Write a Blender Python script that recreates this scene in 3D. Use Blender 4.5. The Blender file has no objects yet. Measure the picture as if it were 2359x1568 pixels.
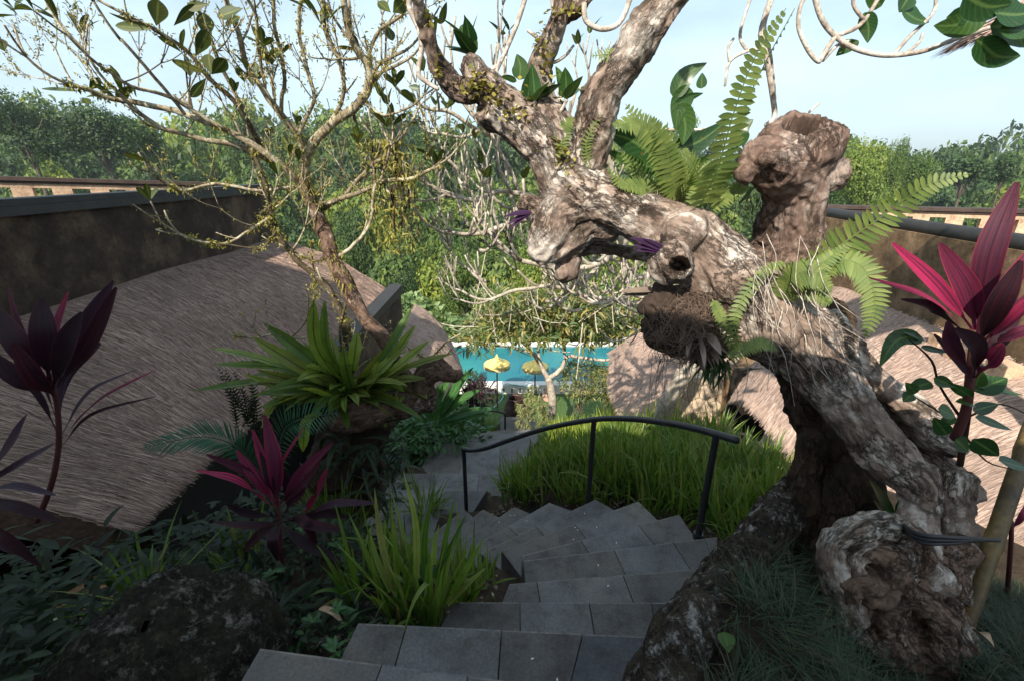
import bpy, math, random
import numpy as np
from mathutils import Vector
R = math.radians
rng = np.random.default_rng(7)
random.seed(7)
C = bpy.context.scene.collection

# ------------------------------------------------------------------ camera, sky, sun
PITCH = R(20.5); FPX = 1048.0; CX, CY = 1179.0, 784.0
SUN = np.array([-0.28, -0.72, 0.64]); SUN = SUN / np.linalg.norm(SUN)
scene = bpy.context.scene
cam = bpy.data.objects.new('camera', bpy.data.cameras.new('camera')); C.objects.link(cam)
cam.location = (0, 0, 0); cam.rotation_euler = (R(90) - PITCH, 0, 0)
cam.data.sensor_width = 36; cam.data.lens = 16.0; cam.data.clip_start = 0.03; cam.data.clip_end = 3000
scene.camera = cam
world = bpy.data.worlds.new('World'); scene.world = world; world.use_nodes = True
wn = world.node_tree.nodes; wl = world.node_tree.links
for n in list(wn): wn.remove(n)
wo = wn.new('ShaderNodeOutputWorld'); bg = wn.new('ShaderNodeBackground'); sky = wn.new('ShaderNodeTexSky')
sky.sky_type = 'NISHITA'; sky.sun_disc = False
sky.sun_elevation = math.asin(SUN[2]); sky.sun_rotation = math.atan2(SUN[0], SUN[1])
sky.altitude = 200; sky.air_density = 1.0; sky.dust_density = 2.2; sky.ozone_density = 1.6
tc = wn.new('ShaderNodeTexCoord'); mp = wn.new('ShaderNodeMapping'); mp.inputs['Scale'].default_value = (1.0, 1.0, 3.2)
nz = wn.new('ShaderNodeTexNoise'); nz.inputs['Scale'].default_value = 1.7; nz.inputs['Detail'].default_value = 7; nz.inputs['Roughness'].default_value = 0.52
cr = wn.new('ShaderNodeValToRGB'); cr.color_ramp.elements[0].position = 0.40; cr.color_ramp.elements[1].position = 0.78
cr.color_ramp.elements[0].color = (0.32, 0.32, 0.32, 1); cr.color_ramp.elements[1].color = (0.8, 0.8, 0.8, 1)
mx = wn.new('ShaderNodeMix'); mx.data_type = 'RGBA'; mx.inputs['B'].default_value = (7.9, 10.0, 11.1, 1)
wl.new(tc.outputs['Generated'], mp.inputs['Vector']); wl.new(mp.outputs['Vector'], nz.inputs['Vector'])
wl.new(nz.outputs['Fac'], cr.inputs['Fac']); wl.new(cr.outputs['Color'], mx.inputs['Factor'])
wl.new(sky.outputs['Color'], mx.inputs['A']); wl.new(mx.outputs['Result'], bg.inputs['Color'])
bg.inputs['Strength'].default_value = 0.085
wl.new(bg.outputs['Background'], wo.inputs['Surface'])
sl = bpy.data.lights.new('sun', 'SUN'); sl.energy = 4.7; sl.angle = R(0.5); sl.color = (1.0, 0.90, 0.76)
so = bpy.data.objects.new('sun', sl); C.objects.link(so)
so.rotation_euler = Vector(SUN).to_track_quat('Z', 'Y').to_euler(); so.location = (0, 0, 30)
vs = scene.view_settings; vs.view_transform = 'Standard'; vs.look = 'None'; vs.gamma = 1; vs.exposure = 0.74
scene.cycles.max_bounces = 6; scene.cycles.transparent_max_bounces = 8

# ------------------------------------------------------------------ helpers
CP, SP = math.cos(PITCH), math.sin(PITCH)
def ray(px, py):
    u = (px - CX) / FPX; v = (CY - py) / FPX
    return np.array([u, CP + v * SP, -SP + v * CP])
def P(px, py, Y):
    d = ray(px, py); return d * (Y / d[1])
def Z(px, py, z):
    d = ray(px, py); return d * (z / d[2])
def rad(rpx, px, py, Y): return rpx / FPX * Y / ray(px, py)[1]
def nrm(a):
    a = np.asarray(a, float); return a / np.maximum(np.linalg.norm(a, axis=-1, keepdims=True), 1e-9)
def _h(i, j, k, s):
    n = (i * 374761393 + j * 668265263 + k * 2147483647 + s * 974634777) & 0xFFFFFFFF
    n = ((n ^ (n >> 13)) * 1274126177) & 0xFFFFFFFF
    return ((n ^ (n >> 16)) & 0xFFFF) / 65535.0
def vnoise(p, s=0):
    p = np.asarray(p, float); f = np.floor(p); i = f.astype(np.int64); t = p - f; t = t * t * (3 - 2 * t)
    r = 0
    for a in (0, 1):
        for b in (0, 1):
            for c in (0, 1):
                w = (t[..., 0] if a else 1 - t[..., 0]) * (t[..., 1] if b else 1 - t[..., 1]) * (t[..., 2] if c else 1 - t[..., 2])
                r = r + w * _h(i[..., 0] + a, i[..., 1] + b, i[..., 2] + c, s)
    return r * 2 - 1
def fbm(p, sc, oc=4, s=0, gain=0.5):
    p = np.asarray(p, float) * sc; a = 1; r = 0; 
    for o in range(oc):
        r = r + a * vnoise(p, s + o); p = p * 2.03 + 5.1; a *= gain
    return r
def catmull(pts, n):
    pts = np.asarray(pts, float); m = len(pts)
    if m == 2: 
        t = np.linspace(0, 1, n)[:, None]; return pts[0] * (1 - t) + pts[1] * t
    e = np.vstack([2 * pts[0] - pts[1], pts, 2 * pts[-1] - pts[-2]])
    u = np.linspace(0, m - 1 - 1e-6, n); i = u.astype(int); t = (u - i)[:, None]
    a, b, c, d = e[i], e[i + 1], e[i + 2], e[i + 3]
    return 0.5 * (2 * b + (c - a) * t + (2 * a - 5 * b + 4 * c - d) * t ** 2 + (3 * b - a - 3 * c + d) * t ** 3)

def worldloc(o):
    p = np.zeros(3)
    while o is not None: p = p + np.array(o.location); o = o.parent
    return p

def build_pieces(mb, name, mat, parent, per=3, tol=.03):
    """one object per connected group of tubes (each tube adds `per` vertex blocks)"""
    n = len(mb.V) // per; T = [np.vstack(mb.V[i * per:(i + 1) * per]) for i in range(n)]; root = list(range(n))
    def find(i):
        while root[i] != i: i = root[i]
        return i
    for i in range(n):
        for j in range(i):
            if find(i) != find(j) and (np.linalg.norm(T[i][::3, None] - T[j][None, ::2], axis=2).min() < tol): root[find(i)] = find(j)
    off = np.cumsum([0] + [len(v) for v in mb.V])
    for r_ in sorted(set(find(i) for i in range(n))):
        m = MB()
        for i in range(n):
            if find(i) == r_:
                for k in range(i * per, (i + 1) * per): m.V.append(mb.V[k]); m.F.append(mb.F[k] - off[k] + m.n); m.n += len(mb.V[k])
        m.build(name, mat, parent)
class MB:
    def __init__(s): s.V = []; s.F = []; s.n = 0; s.A = {}
    def add(s, V, F, A=None):
        if A is not None: s.A[s.n] = np.asarray(A, float).reshape(-1, 3)
        V = np.asarray(V, float).reshape(-1, 3); F = np.asarray(F, np.int64); F = F.reshape(-1, F.shape[-1])
        s.V.append(V); s.F.append(F + s.n); s.n += len(V); return s
    def poly(s, V, faces):
        V = np.asarray(V, float).reshape(-1, 3); s.V.append(V)
        for f in faces: s.F.append(np.asarray([f], np.int64) + s.n)
        s.n += len(V); return s
    def box(s, x0, x1, y0, y1, z0, z1):
        V = [(x, y, z) for x in (x0, x1) for y in (y0, y1) for z in (z0, z1)]
        return s.add(V, [(0, 1, 3, 2), (4, 6, 7, 5), (0, 4, 5, 1), (2, 3, 7, 6), (0, 2, 6, 4), (1, 5, 7, 3)])
    def build(s, name, mat, parent=None, origin=None, flat=False):
        V = np.vstack(s.V) if s.V else np.zeros((0, 3))
        o = worldloc(parent) if parent is not None else (np.zeros(3) if origin is None else np.asarray(origin, float))
        me = bpy.data.meshes.new(name)
        me.vertices.add(len(V)); me.vertices.foreach_set('co', (V - o).astype(np.float32).ravel())
        idx = np.concatenate([f.ravel() for f in s.F]) if s.F else np.zeros(0, int)
        tot = np.concatenate([np.full(len(f), f.shape[1]) for f in s.F]) if s.F else np.zeros(0, int)
        st = np.concatenate([[0], np.cumsum(tot)[:-1]]) if len(tot) else tot
        me.loops.add(len(idx)); me.loops.foreach_set('vertex_index', idx.astype(np.int32))
        me.polygons.add(len(tot)); me.polygons.foreach_set('loop_start', st.astype(np.int32)); me.polygons.foreach_set('loop_total', tot.astype(np.int32))
        me.polygons.foreach_set('use_smooth', np.full(len(tot), not flat))
        if s.A:
            at = np.zeros((len(V), 3), np.float32)
            for k, a in s.A.items(): at[k:k + len(a)] = a
            me.attributes.new('leaf', 'FLOAT_VECTOR', 'POINT').data.foreach_set('vector', at.ravel())
        me.update(calc_edges=True); me.validate()
        me.materials.append(mat)
        ob = bpy.data.objects.new(name, me); C.objects.link(ob)
        if parent is not None: ob.parent = parent
        else: ob.location = o
        return ob
def tag(o, label, cat=None, group=None, kind=None):
    if label: o['label'] = label
    if cat: o['category'] = cat
    if group: o['group'] = group
    if kind: o['kind'] = kind
    return o
def thing(name, label, cat, loc, group=None):
    o = bpy.data.objects.new(name, None); C.objects.link(o); o.location = [float(v) for v in loc]
    o.empty_display_size = .1
    return tag(o, label, cat, group)

LIMBS = None
def tube(mb, pts, radii, sides=8, n=None, wob=0.0, seed=0, blunt=True):
    pts = np.asarray(pts, float); radii = np.asarray(radii, float)
    n = n or max(3, (len(pts) - 1) * 4 + 1)
    c = catmull(pts, n); r = np.interp(np.linspace(0, len(pts) - 1, n), range(len(pts)), radii)
    if wob: c = c + np.stack([fbm(c, 6, 2, seed + k) for k in range(3)], 1) * wob
    t = nrm(np.gradient(c, axis=0))
    a = np.cross(t[0], [0.3, 0.1, 1]); a = nrm(a); U = [a]
    for i in range(1, n):
        a = a - t[i] * np.dot(a, t[i]); a = nrm(a); U.append(a)
    U = np.array(U); W = np.cross(t, U)
    # end caps: two shrunken rings
    k = 0.55
    c = np.vstack([c[:1] - t[:1] * r[0] * k, c[:1] - t[:1] * r[0] * k * .7, c, c[-1:] + t[-1:] * r[-1] * k * .7, c[-1:] + t[-1:] * r[-1] * k]) if blunt else c
    if blunt:
        r = np.concatenate([[r[0] * .05, r[0] * .6], r, [r[-1] * .6, r[-1] * .05]])
        U = np.vstack([U[:1], U[:1], U, U[-1:], U[-1:]]); W = np.vstack([W[:1], W[:1], W, W[-1:], W[-1:]])
    if LIMBS is not None: LIMBS.append((c, U, W, np.concatenate([[0], np.cumsum(np.linalg.norm(np.diff(c, axis=0), axis=1))]), np.maximum(r, .01)))
    m = len(c); an = np.linspace(0, 2 * math.pi, sides, endpoint=False)
    V = c[:, None] + r[:, None, None] * (np.cos(an)[None, :, None] * U[:, None] + np.sin(an)[None, :, None] * W[:, None])
    i = np.arange(m - 1)[:, None] * sides; j = np.arange(sides)[None]; j2 = (j + 1) % sides
    F = np.stack([i + j, i + j2, i + sides + j2, i + sides + j], -1).reshape(-1, 4)
    mb.add(V.reshape(-1, 3), F)
    mb.poly(V[0], [list(range(sides))[::-1]]); mb.poly(V[-1], [list(range(sides))])
    return c, r

PROF = {
 'lance': lambda t: np.sin(math.pi * np.clip(t, 0, 1) ** 0.75) ** 0.8 * 1.0 + 0.03,
 'strap': lambda t: np.clip(.55 + t * 1.2, 0, 1) * np.sqrt(np.clip(1 - t ** 3.2, 0, 1)) + 0.02,
 'blade': lambda t: np.clip(.75 + t * .6, 0, 1) * np.clip(1 - t ** 2.2, 0, 1) + 0.01,
 'obov': lambda t: np.sin(math.pi * np.clip(t, 0, 1) ** 1.5) ** 0.75 + 0.04,
 'ovate': lambda t: np.sin(math.pi * np.clip(t, 0, 1) ** 0.62) ** 0.85 + 0.02,
 'cord': lambda t: np.where(t < .18, .16, .16 + .84 * np.sin(math.pi * np.clip((t - .18) / .82, 0, 1) ** 0.8) ** 0.8) + .01,
 'nest': lambda t: np.clip(.18 + t * 2.2, 0, 1) * np.clip(1 - np.clip((t - .72) / .28, 0, 1) ** 1.8, 0, 1) + .02,
}
def ribbons(mb, B, D, L, W, bend, n=6, prof='lance', fold=0.2, roll=0.0, wave=0.0, wf=9):
    B = np.asarray(B, float).reshape(-1, 3); N = len(B); D = nrm(np.broadcast_to(np.asarray(D, float), (N, 3)))
    L = np.broadcast_to(L, N).astype(float); W = np.broadcast_to(W, N).astype(float); bend = np.broadcast_to(bend, N).astype(float); roll = np.broadcast_to(roll, N).astype(float)
    S = np.cross(D, [0.0, 0.0, 1.0]); bad = np.linalg.norm(S, axis=1) < .05; S[bad] = [1, 0, 0]; S = nrm(S)
    Nn = np.cross(S, D)
    t = np.linspace(0, 1, n + 1); b = bend[:, None] * t[None]
    T = D[:, None] * np.cos(b)[..., None] - Nn[:, None] * np.sin(b)[..., None]
    seg = T[:, :-1] * (L / n)[:, None, None]
    c = B[:, None] + np.concatenate([np.zeros((N, 1, 3)), np.cumsum(seg, 1)], 1)
    Up = np.cross(S[:, None], T)
    Sr = S[:, None] * np.cos(roll)[:, None, None] + Up * np.sin(roll)[:, None, None]; Ur = np.cross(Sr, T)
    w = PROF[prof](t)[None] * W[:, None] * .5
    ed = c[:, :, None] + 0
    wv = (wave * W[:, None] * np.sin(t[None] * wf * 2 * math.pi + np.arange(N)[:, None]))[..., None] * Ur if wave else 0
    A = c - Sr * w[..., None] + Ur * (w * fold)[..., None] + wv
    Bb = c + Sr * w[..., None] + Ur * (w * fold)[..., None] + wv
    V = np.stack([A, c, Bb], 2)  # N,n+1,3,3
    i = np.arange(N)[:, None, None] * (n + 1) * 3 + np.arange(n)[None, :, None] * 3 + np.arange(2)[None, None]
    F = np.stack([i, i + 1, i + 4, i + 3], -1).reshape(-1, 4)
    At = np.empty(V.shape); At[..., 0] = np.array([-1., 0, 1]); At[..., 1] = t[None, :, None] + 1e-3; At[..., 2] = rng.uniform(.05, 1, N)[:, None, None]
    mb.add(V.reshape(-1, 3), F, At)
def pleaf(mb, pts, width, prof='lance', fold=.2, face=None, n=12, wave=0, wf=8, tw=0.0, cols=3):
    """a leaf that follows a path; face = the way its upper side looks"""
    c = catmull(pts, n + 1); t = np.linspace(0, 1, n + 1); T = nrm(np.gradient(c, axis=0))
    if face is None: face = nrm(nrm(-c[n // 2]) * .6 + np.array([0, 0, .7]))
    f = np.broadcast_to(np.asarray(face, float), c.shape)
    S = nrm(np.cross(T, f)); U = np.cross(S, T)
    an = tw * t; S2 = S * np.cos(an)[:, None] + U * np.sin(an)[:, None]; U2 = np.cross(S2, T)
    w = PROF[prof](t) * width * .5; cc = np.linspace(-1, 1, cols)
    V = []
    for k, q in enumerate(cc):
        wv = wave * width * np.sin(t * wf * 2 * math.pi + 2.2 * np.sign(q)) * abs(q)
        V.append(c + S2 * (w * q)[:, None] + U2 * (w * fold * abs(q) ** .8 + wv)[:, None])
    V = np.stack(V, 1)
    i = np.arange(n)[:, None] * cols + np.arange(cols - 1)[None]
    F = np.stack([i, i + 1, i + cols + 1, i + cols], -1).reshape(-1, 4)
    At = np.empty(V.shape); At[..., 0] = cc[None]; At[..., 1] = t[:, None]; At[..., 2] = rng.uniform(.05, 1)
    mb.add(V.reshape(-1, 3), F, At)
def frond(mb, pts, n, lw, ll, taper='mid', face=None, droop=.3, ang=70, stem=.004, n_s=4, gap=.06, prof='blade'):
    """pinnate frond: rachis along pts, n leaflet pairs of length ll"""
    c = catmull(pts, n + 2); T = nrm(np.gradient(c, axis=0))
    if face is None: face = nrm(nrm(-c[n // 2]) * .7 + np.array([0, 0, .5]))
    S = nrm(np.cross(T, face)); U = np.cross(S, T)
    t = np.linspace(0, 1, n + 2)
    pr = np.sin(math.pi * np.clip(t * .9 + .1, 0, 1) ** .8) ** .6 if taper == 'mid' else np.clip(1.08 - t ** 1.7, .06, 1)
    k0 = int(gap * n)
    for sgn in (-1, 1):
        k = np.arange(k0, n + 1)
        a = R(ang)
        D = nrm(S[k] * sgn * math.sin(a) + T[k] * math.cos(a) + U[k] * .12 + rng.normal(0, .05, (len(k), 3)))
        L = ll * pr[k] * rng.uniform(.9, 1.08, len(k))
        for q in range(len(k)):
            e = c[k[q]] + D[q] * L[q] * .5 + np.array([0, 0, -droop * L[q] * .12]); g = c[k[q]] + D[q] * L[q] + np.array([0, 0, -droop * L[q] * .5])
            pleaf(mb, [c[k[q]], e, g], lw * (0.5 + .5 * pr[k[q]]), prof, .15, face=U[k[q]], n=n_s)
    st = MB(); tube(mb, pts, np.linspace(stem, stem * .35, len(pts)), 5, n=n)

def frangi(mb, p, d, L, r, depth, tips, rs, curl=.5, spread=.75, sides=6, shr=.8, up=1.0):
    d = nrm(d); pts = [np.asarray(p, float)]; q = d.copy()
    for k in range(3):
        q = nrm(q + np.array([0, 0, curl * up / 3]) + rs.normal(0, .07, 3)); pts.append(pts[-1] + q * L / 3)
    r1 = r * (.78 if depth else .9)
    tube(mb, pts, np.linspace(r, r1, 4), sides, n=6)
    if depth == 0: tips.append((pts[-1], q)); return
    k = 2 if rs.random() < .62 else 3; a0 = rs.uniform(0, 6.28)
    s = nrm(np.cross(q, [.2, .9, .3])); w = np.cross(q, s)
    for i in range(k):
        a = a0 + i * 2 * math.pi / k + rs.normal(0, .3)
        e = nrm(q + (s * math.cos(a) + w * math.sin(a)) * spread * rs.uniform(.8, 1.25))
        frangi(mb, pts[-1] - q * r1 * .3, e, L * shr * rs.uniform(.8, 1.15), r1 * .86, depth - 1, tips, rs, curl, spread, sides, shr, up)

# ------------------------------------------------------------------ materials
def newmat(name):
    m = bpy.data.materials.new(name); m.use_nodes = True; nt = m.node_tree
    b = nt.nodes['Principled BSDF']; return m, nt.nodes, nt.links, b
def ramp(N, L, fac, stops):
    c = N.new('ShaderNodeValToRGB'); e = c.color_ramp.elements
    e[0].position, e[0].color = stops[0][0], (*stops[0][1], 1); e[1].position, e[1].color = stops[-1][0], (*stops[-1][1], 1)
    for p_, col in stops[1:-1]:
        x = e.new(p_); x.color = (*col, 1)
    L.new(fac, c.inputs['Fac']); return c.outputs['Color']
def noise_n(N, L, scale, detail=5, rough=.55, vec=None, mapscale=None):
    n = N.new('ShaderNodeTexNoise'); n.inputs['Scale'].default_value = scale; n.inputs['Detail'].default_value = detail; n.inputs['Roughness'].default_value = rough
    t = N.new('ShaderNodeTexCoord'); v = t.outputs['Object'] if vec is None else vec
    if mapscale:
        m = N.new('ShaderNodeMapping'); m.inputs['Scale'].default_value = mapscale; L.new(v, m.inputs['Vector']); v = m.outputs['Vector']
    L.new(v, n.inputs['Vector']); return n.outputs['Fac']
def mixc(N, L, f, a, b, mode='MIX'):
    m = N.new('ShaderNodeMix'); m.data_type = 'RGBA'; m.blend_type = mode
    for s_, v in (('Factor', f), ('A', a), ('B', b)):
        if isinstance(v, (int, float)): m.inputs[s_].default_value = v
        elif isinstance(v, tuple): m.inputs[s_].default_value = (*v, 1)
        else: L.new(v, m.inputs[s_])
    return m.outputs['Result']
def bump(N, L, b, h, strength=.5, dist=.01):
    x = N.new('ShaderNodeBump'); x.inputs['Strength'].default_value = strength; x.inputs['Distance'].default_value = dist
    L.new(h, x.inputs['Height']); L.new(x.outputs['Normal'], b.inputs['Normal'])
def leafattr(N, L):
    a = N.new('ShaderNodeAttribute'); a.attribute_name = 'leaf'; x = N.new('ShaderNodeSeparateXYZ'); L.new(a.outputs['Vector'], x.inputs[0])
    ab = N.new('ShaderNodeMath'); ab.operation = 'ABSOLUTE'; L.new(x.outputs[0], ab.inputs[0]); on = N.new('ShaderNodeMath'); on.operation = 'GREATER_THAN'; on.inputs[1].default_value = .01; L.new(x.outputs[2], on.inputs[0])
    return a.outputs['Vector'], ab.outputs[0], x.outputs[1], x.outputs[2], on.outputs[0]
def leafmat(name, cols, rough=.5, tr=.3, trcol=None, spec=.4, big=0, rib=None, vf=34):
    m, N, L, b = newmat(name); g = N.new('ShaderNodeNewGeometry')
    k = len(cols); col = ramp(N, L, g.outputs['Random Per Island'], [(i / (k - 1), c) for i, c in enumerate(cols)])
    if big: fb_ = noise_n(N, L, big, 3, .6); col = mixc(N, L, .85, col, ramp(N, L, fb_, [(.34, (.38, .46, .50)), (.5, (.95, 1, .9)), (.66, (1.7, 1.45, 1.1))]), 'MULTIPLY')
    f = noise_n(N, L, 9, 3); col = mixc(N, L, .35, col, ramp(N, L, f, [(.3, (.35, .35, .35)), (.7, (1.5, 1.5, 1.4))]), 'MULTIPLY')
    if rib is not None:
        v_, ax, tt_, zz, on = leafattr(N, L)
        q = N.new('ShaderNodeMath'); q.operation = 'MULTIPLY_ADD'; L.new(ax, q.inputs[0]); q.inputs[1].default_value = -.22; L.new(tt_, q.inputs[2])
        w = N.new('ShaderNodeMath'); w.operation = 'MULTIPLY'; L.new(q.outputs[0], w.inputs[0]); w.inputs[1].default_value = vf * 6.283; sn = N.new('ShaderNodeMath'); sn.operation = 'SINE'; L.new(w.outputs[0], sn.inputs[0])
        vein = ramp(N, L, sn.outputs[0], [(.0, (.80, .82, .80)), (.7, (1.0, 1.0, 1.0)), (.97, (1.22, 1.20, 1.1))]); vein = mixc(N, L, on, (1., 1., 1.), vein); col = mixc(N, L, 1.0, col, vein, 'MULTIPLY')
        mr = ramp(N, L, ax, [(.0, (1, 1, 1)), (.10, (.5, .5, .5)), (.16, (0, 0, 0))]); mr = mixc(N, L, 1.0, mr, on, 'MULTIPLY'); col = mixc(N, L, mr, col, rib)
        mp2 = N.new('ShaderNodeMapping'); mp2.inputs['Scale'].default_value = (.9, 4, 40); L.new(v_, mp2.inputs['Vector']); nb = N.new('ShaderNodeTexNoise'); nb.inputs['Scale'].default_value = 1.6; nb.inputs['Detail'].default_value = 5; L.new(mp2.outputs['Vector'], nb.inputs['Vector'])
        br = mixc(N, L, 1.0, ramp(N, L, nb.outputs['Fac'], [(.66, (0, 0, 0)), (.72, (.8, .8, .8))]), on, 'MULTIPLY'); col = mixc(N, L, br, col, (.16, .10, .03))
    L.new(col, b.inputs['Base Color']); b.inputs['Roughness'].default_value = rough; b.inputs['Specular IOR Level'].default_value = spec
    if tr > 0:
        t = N.new('ShaderNodeBsdfTranslucent'); s = N.new('ShaderNodeMixShader'); s.inputs[0].default_value = tr
        tc_ = mixc(N, L, 1.0, col, trcol or (1.5, 1.5, .7), 'MULTIPLY'); L.new(tc_, t.inputs['Color'])
        L.new(b.outputs[0], s.inputs[1]); L.new(t.outputs[0], s.inputs[2]); L.new(s.outputs[0], N['Material Output'].inputs['Surface'])
    return m
def barkmat(name, dark, mid, pale, sc=1.0, pale_pos=.58, moss=0.0, crack=.5, disp=.012, attr=False):
    """bark; with attr the grain runs along the limbs (mesh attribute 'grain')"""
    m, N, L, b = newmat(name); v = None
    if attr: at = N.new('ShaderNodeAttribute'); at.attribute_name = 'grain'; v = at.outputs['Vector']
    f1 = noise_n(N, L, 3.4 * sc, 9, .66); f2 = noise_n(N, L, 30 * sc, 6, .7, vec=v); f7 = noise_n(N, L, 11 * sc, 7, .7, vec=v)
    base = ramp(N, L, mixc(N, L, .5, f1, f7), [(.33, dark), (.45, mid), (pale_pos + .02, mid), (pale_pos + .09, pale)])
    fine = ramp(N, L, f2, [(.28, (.32, .28, .26)), (.5, (.92, .9, .88)), (.72, (1.3, 1.28, 1.26))])
    col = mixc(N, L, .85, base, fine, 'MULTIPLY')
    fa = noise_n(N, L, 8 * sc, 7, .68, vec=v); fb = noise_n(N, L, 17 * sc, 6, .68, vec=v)
    la = ramp(N, L, fa, [(.47, (0, 0, 0)), (.50, (1, 1, 1)), (.53, (0, 0, 0))]); lb = ramp(N, L, fb, [(.46, (0, 0, 0)), (.50, (.8, .8, .8)), (.54, (0, 0, 0))])
    ck = mixc(N, L, 1.0, la, lb, 'LIGHTEN')
    f3 = noise_n(N, L, 3.1 * sc, 4); gate = ramp(N, L, f3, [(.38, (.15, .15, .15)), (.55, (1, 1, 1))])
    f6 = noise_n(N, L, 5.0 * sc, 8, .72, vec=v); col = mixc(N, L, ramp(N, L, f6, [(.57, (0, 0, 0)), (.64, (.85, .85, .85))]), col, dark)
    ckg = mixc(N, L, 1.0, ck, gate, 'MULTIPLY'); ckg = mixc(N, L, 1.0, ckg, (crack, crack, crack), 'MULTIPLY')
    col = mixc(N, L, ckg, col, tuple(c * .35 for c in dark))
    if moss:
        f4 = noise_n(N, L, 4 * sc, 7, .7); mg = ramp(N, L, f4, [(.62 - moss * .3, (0, 0, 0)), (.72 - moss * .3, (.9, .9, .9))])
        col = mixc(N, L, mg, col, (.045, .038, .022))
    L.new(col, b.inputs['Base Color']); b.inputs['Roughness'].default_value = .88; b.inputs['Specular IOR Level'].default_value = .15
    h = mixc(N, L, .5, mixc(N, L, .45, f2, f7), ckg, 'SUBTRACT'); bump(N, L, b, h, 1.0, disp)
    return m
def plain(name, col, rough=.6, var=.25, sc=8, metal=0, bmp=.0, spec=.4, bdist=.005):
    m, N, L, b = newmat(name); f = noise_n(N, L, sc, 7, .62)
    c = mixc(N, L, 1.0, col, ramp(N, L, f, [(.3, (1 - var,) * 3), (.7, (1 + var,) * 3)]), 'MULTIPLY')
    L.new(c, b.inputs['Base Color']); b.inputs['Roughness'].default_value = rough; b.inputs['Metallic'].default_value = metal; b.inputs['Specular IOR Level'].default_value = spec
    if bmp: bump(N, L, b, f, bmp, bdist)
    return m
def barkdummy(): pass
def stonemat(name, cols, sc=2.5, fine=60, rough=.75, bdist=.003, strength=.5):
    m, N, L, b = newmat(name); g = N.new('ShaderNodeNewGeometry')
    f = noise_n(N, L, sc, 8, .65); f2 = noise_n(N, L, fine, 4, .6); f3 = noise_n(N, L, sc * 4.3, 6, .7)
    k = len(cols); c = ramp(N, L, f, [(.3 + .4 * i / (k - 1), q) for i, q in enumerate(cols)])
    c = mixc(N, L, .8, c, ramp(N, L, g.outputs['Random Per Island'], [(0, (.60, .62, .68)), (.35, (.95, .95, .97)), (.6, (1.08, .95, .84)), (1, (1.42, 1.36, 1.28))]), 'MULTIPLY')
    c = mixc(N, L, .6, c, ramp(N, L, f2, [(.3, (.6, .6, .6)), (.7, (1.35, 1.35, 1.35))]), 'MULTIPLY')
    c = mixc(N, L, .75, c, ramp(N, L, f3, [(.36, (.55, .51, .46)), (.48, (.95, .94, .92)), (.60, (1.12, 1.12, 1.12)), (.72, (1.3, 1.28, 1.24))]), 'MULTIPLY')
    L.new(c, b.inputs['Base Color']); b.inputs['Roughness'].default_value = rough; b.inputs['Specular IOR Level'].default_value = .3
    bump(N, L, b, mixc(N, L, .5, f2, f3), strength, bdist); return m

M = {}
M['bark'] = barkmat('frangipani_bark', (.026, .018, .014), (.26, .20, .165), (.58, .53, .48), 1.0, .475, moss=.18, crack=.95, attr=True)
M['bark_pale'] = barkmat('pale_peeling_bark', (.035, .024, .018), (.20, .15, .12), (.50, .45, .40), 1.6, .46, moss=.08, crack=.9, attr=True)
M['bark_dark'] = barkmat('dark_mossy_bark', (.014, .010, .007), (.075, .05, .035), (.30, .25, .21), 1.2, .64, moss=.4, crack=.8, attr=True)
M['stump'] = barkmat('weathered_stump_wood', (.045, .03, .022), (.20, .14, .115), (.40, .33, .29), 1.3, .49, moss=.04, crack=.8, attr=True)
M['burl'] = barkmat('grey_burl_wood', (.03, .019, .014), (.18, .12, .09), (.50, .44, .39), 1.6, .52, moss=.2, crack=.9, attr=True)
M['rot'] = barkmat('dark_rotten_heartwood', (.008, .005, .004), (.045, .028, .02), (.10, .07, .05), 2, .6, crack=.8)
M['twig'] = barkmat('pale_twig_bark', (.13, .10, .08), (.42, .37, .32), (.66, .62, .57), 2.2, .45, crack=.1, disp=.004)
M['twig_lichen'] = barkmat('lichened_twig_bark', (.06, .045, .028), (.26, .22, .15), (.52, .49, .37), 2.6, .47, crack=.1, disp=.004)
M['twig_far'] = barkmat('pale_grey_twig', (.20, .165, .125), (.42, .375, .31), (.62, .58, .50), 1.6, .47, crack=.05, disp=.004)
M['twig_dark'] = barkmat('dark_mossy_twig', (.02, .016, .012), (.10, .08, .055), (.36, .33, .28), 3, .54, moss=.3, crack=.1, disp=.004)
M['trunk_far'] = barkmat('grey_tree_bark', (.05, .04, .03), (.12, .10, .08), (.22, .20, .17), 1.5, .5, disp=.01)
M['moss'] = leafmat('yellow_moss', [(.11, .10, .025), (.28, .24, .05), (.40, .36, .10), (.14, .17, .04)], .8, .25)
M['frangleaf'] = leafmat('frangipani_leaf', [(.035, .055, .015), (.06, .09, .02), (.09, .10, .025), (.04, .07, .02)], .42, .22, rib=(.16, .18, .05), vf=9)
M['bigleaf'] = leafmat('glossy_leaf', [(.02, .06, .02), (.03, .085, .025), (.045, .10, .025)], .32, .25, spec=.5, rib=(.10, .17, .05), vf=9)
M['fern'] = leafmat('sword_fern_leaf', [(.12, .19, .055), (.19, .26, .08), (.25, .31, .09)], .5, .35, rib=(.20, .22, .07), vf=8)
M['nest'] = leafmat('birds_nest_fern_leaf', [(.06, .12, .022), (.12, .20, .035), (.22, .29, .055), (.16, .18, .045)], .45, .35, rib=(.035, .05, .012), vf=26)
M['iris'] = leafmat('iris_blade', [(.04, .11, .016), (.10, .20, .030), (.16, .27, .045), (.22, .31, .06), (.07, .16, .025), (.30, .35, .10), (.12, .23, .035), (.30, .23, .11)], .42, .35, rib=(.10, .17, .03), vf=.01)
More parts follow.
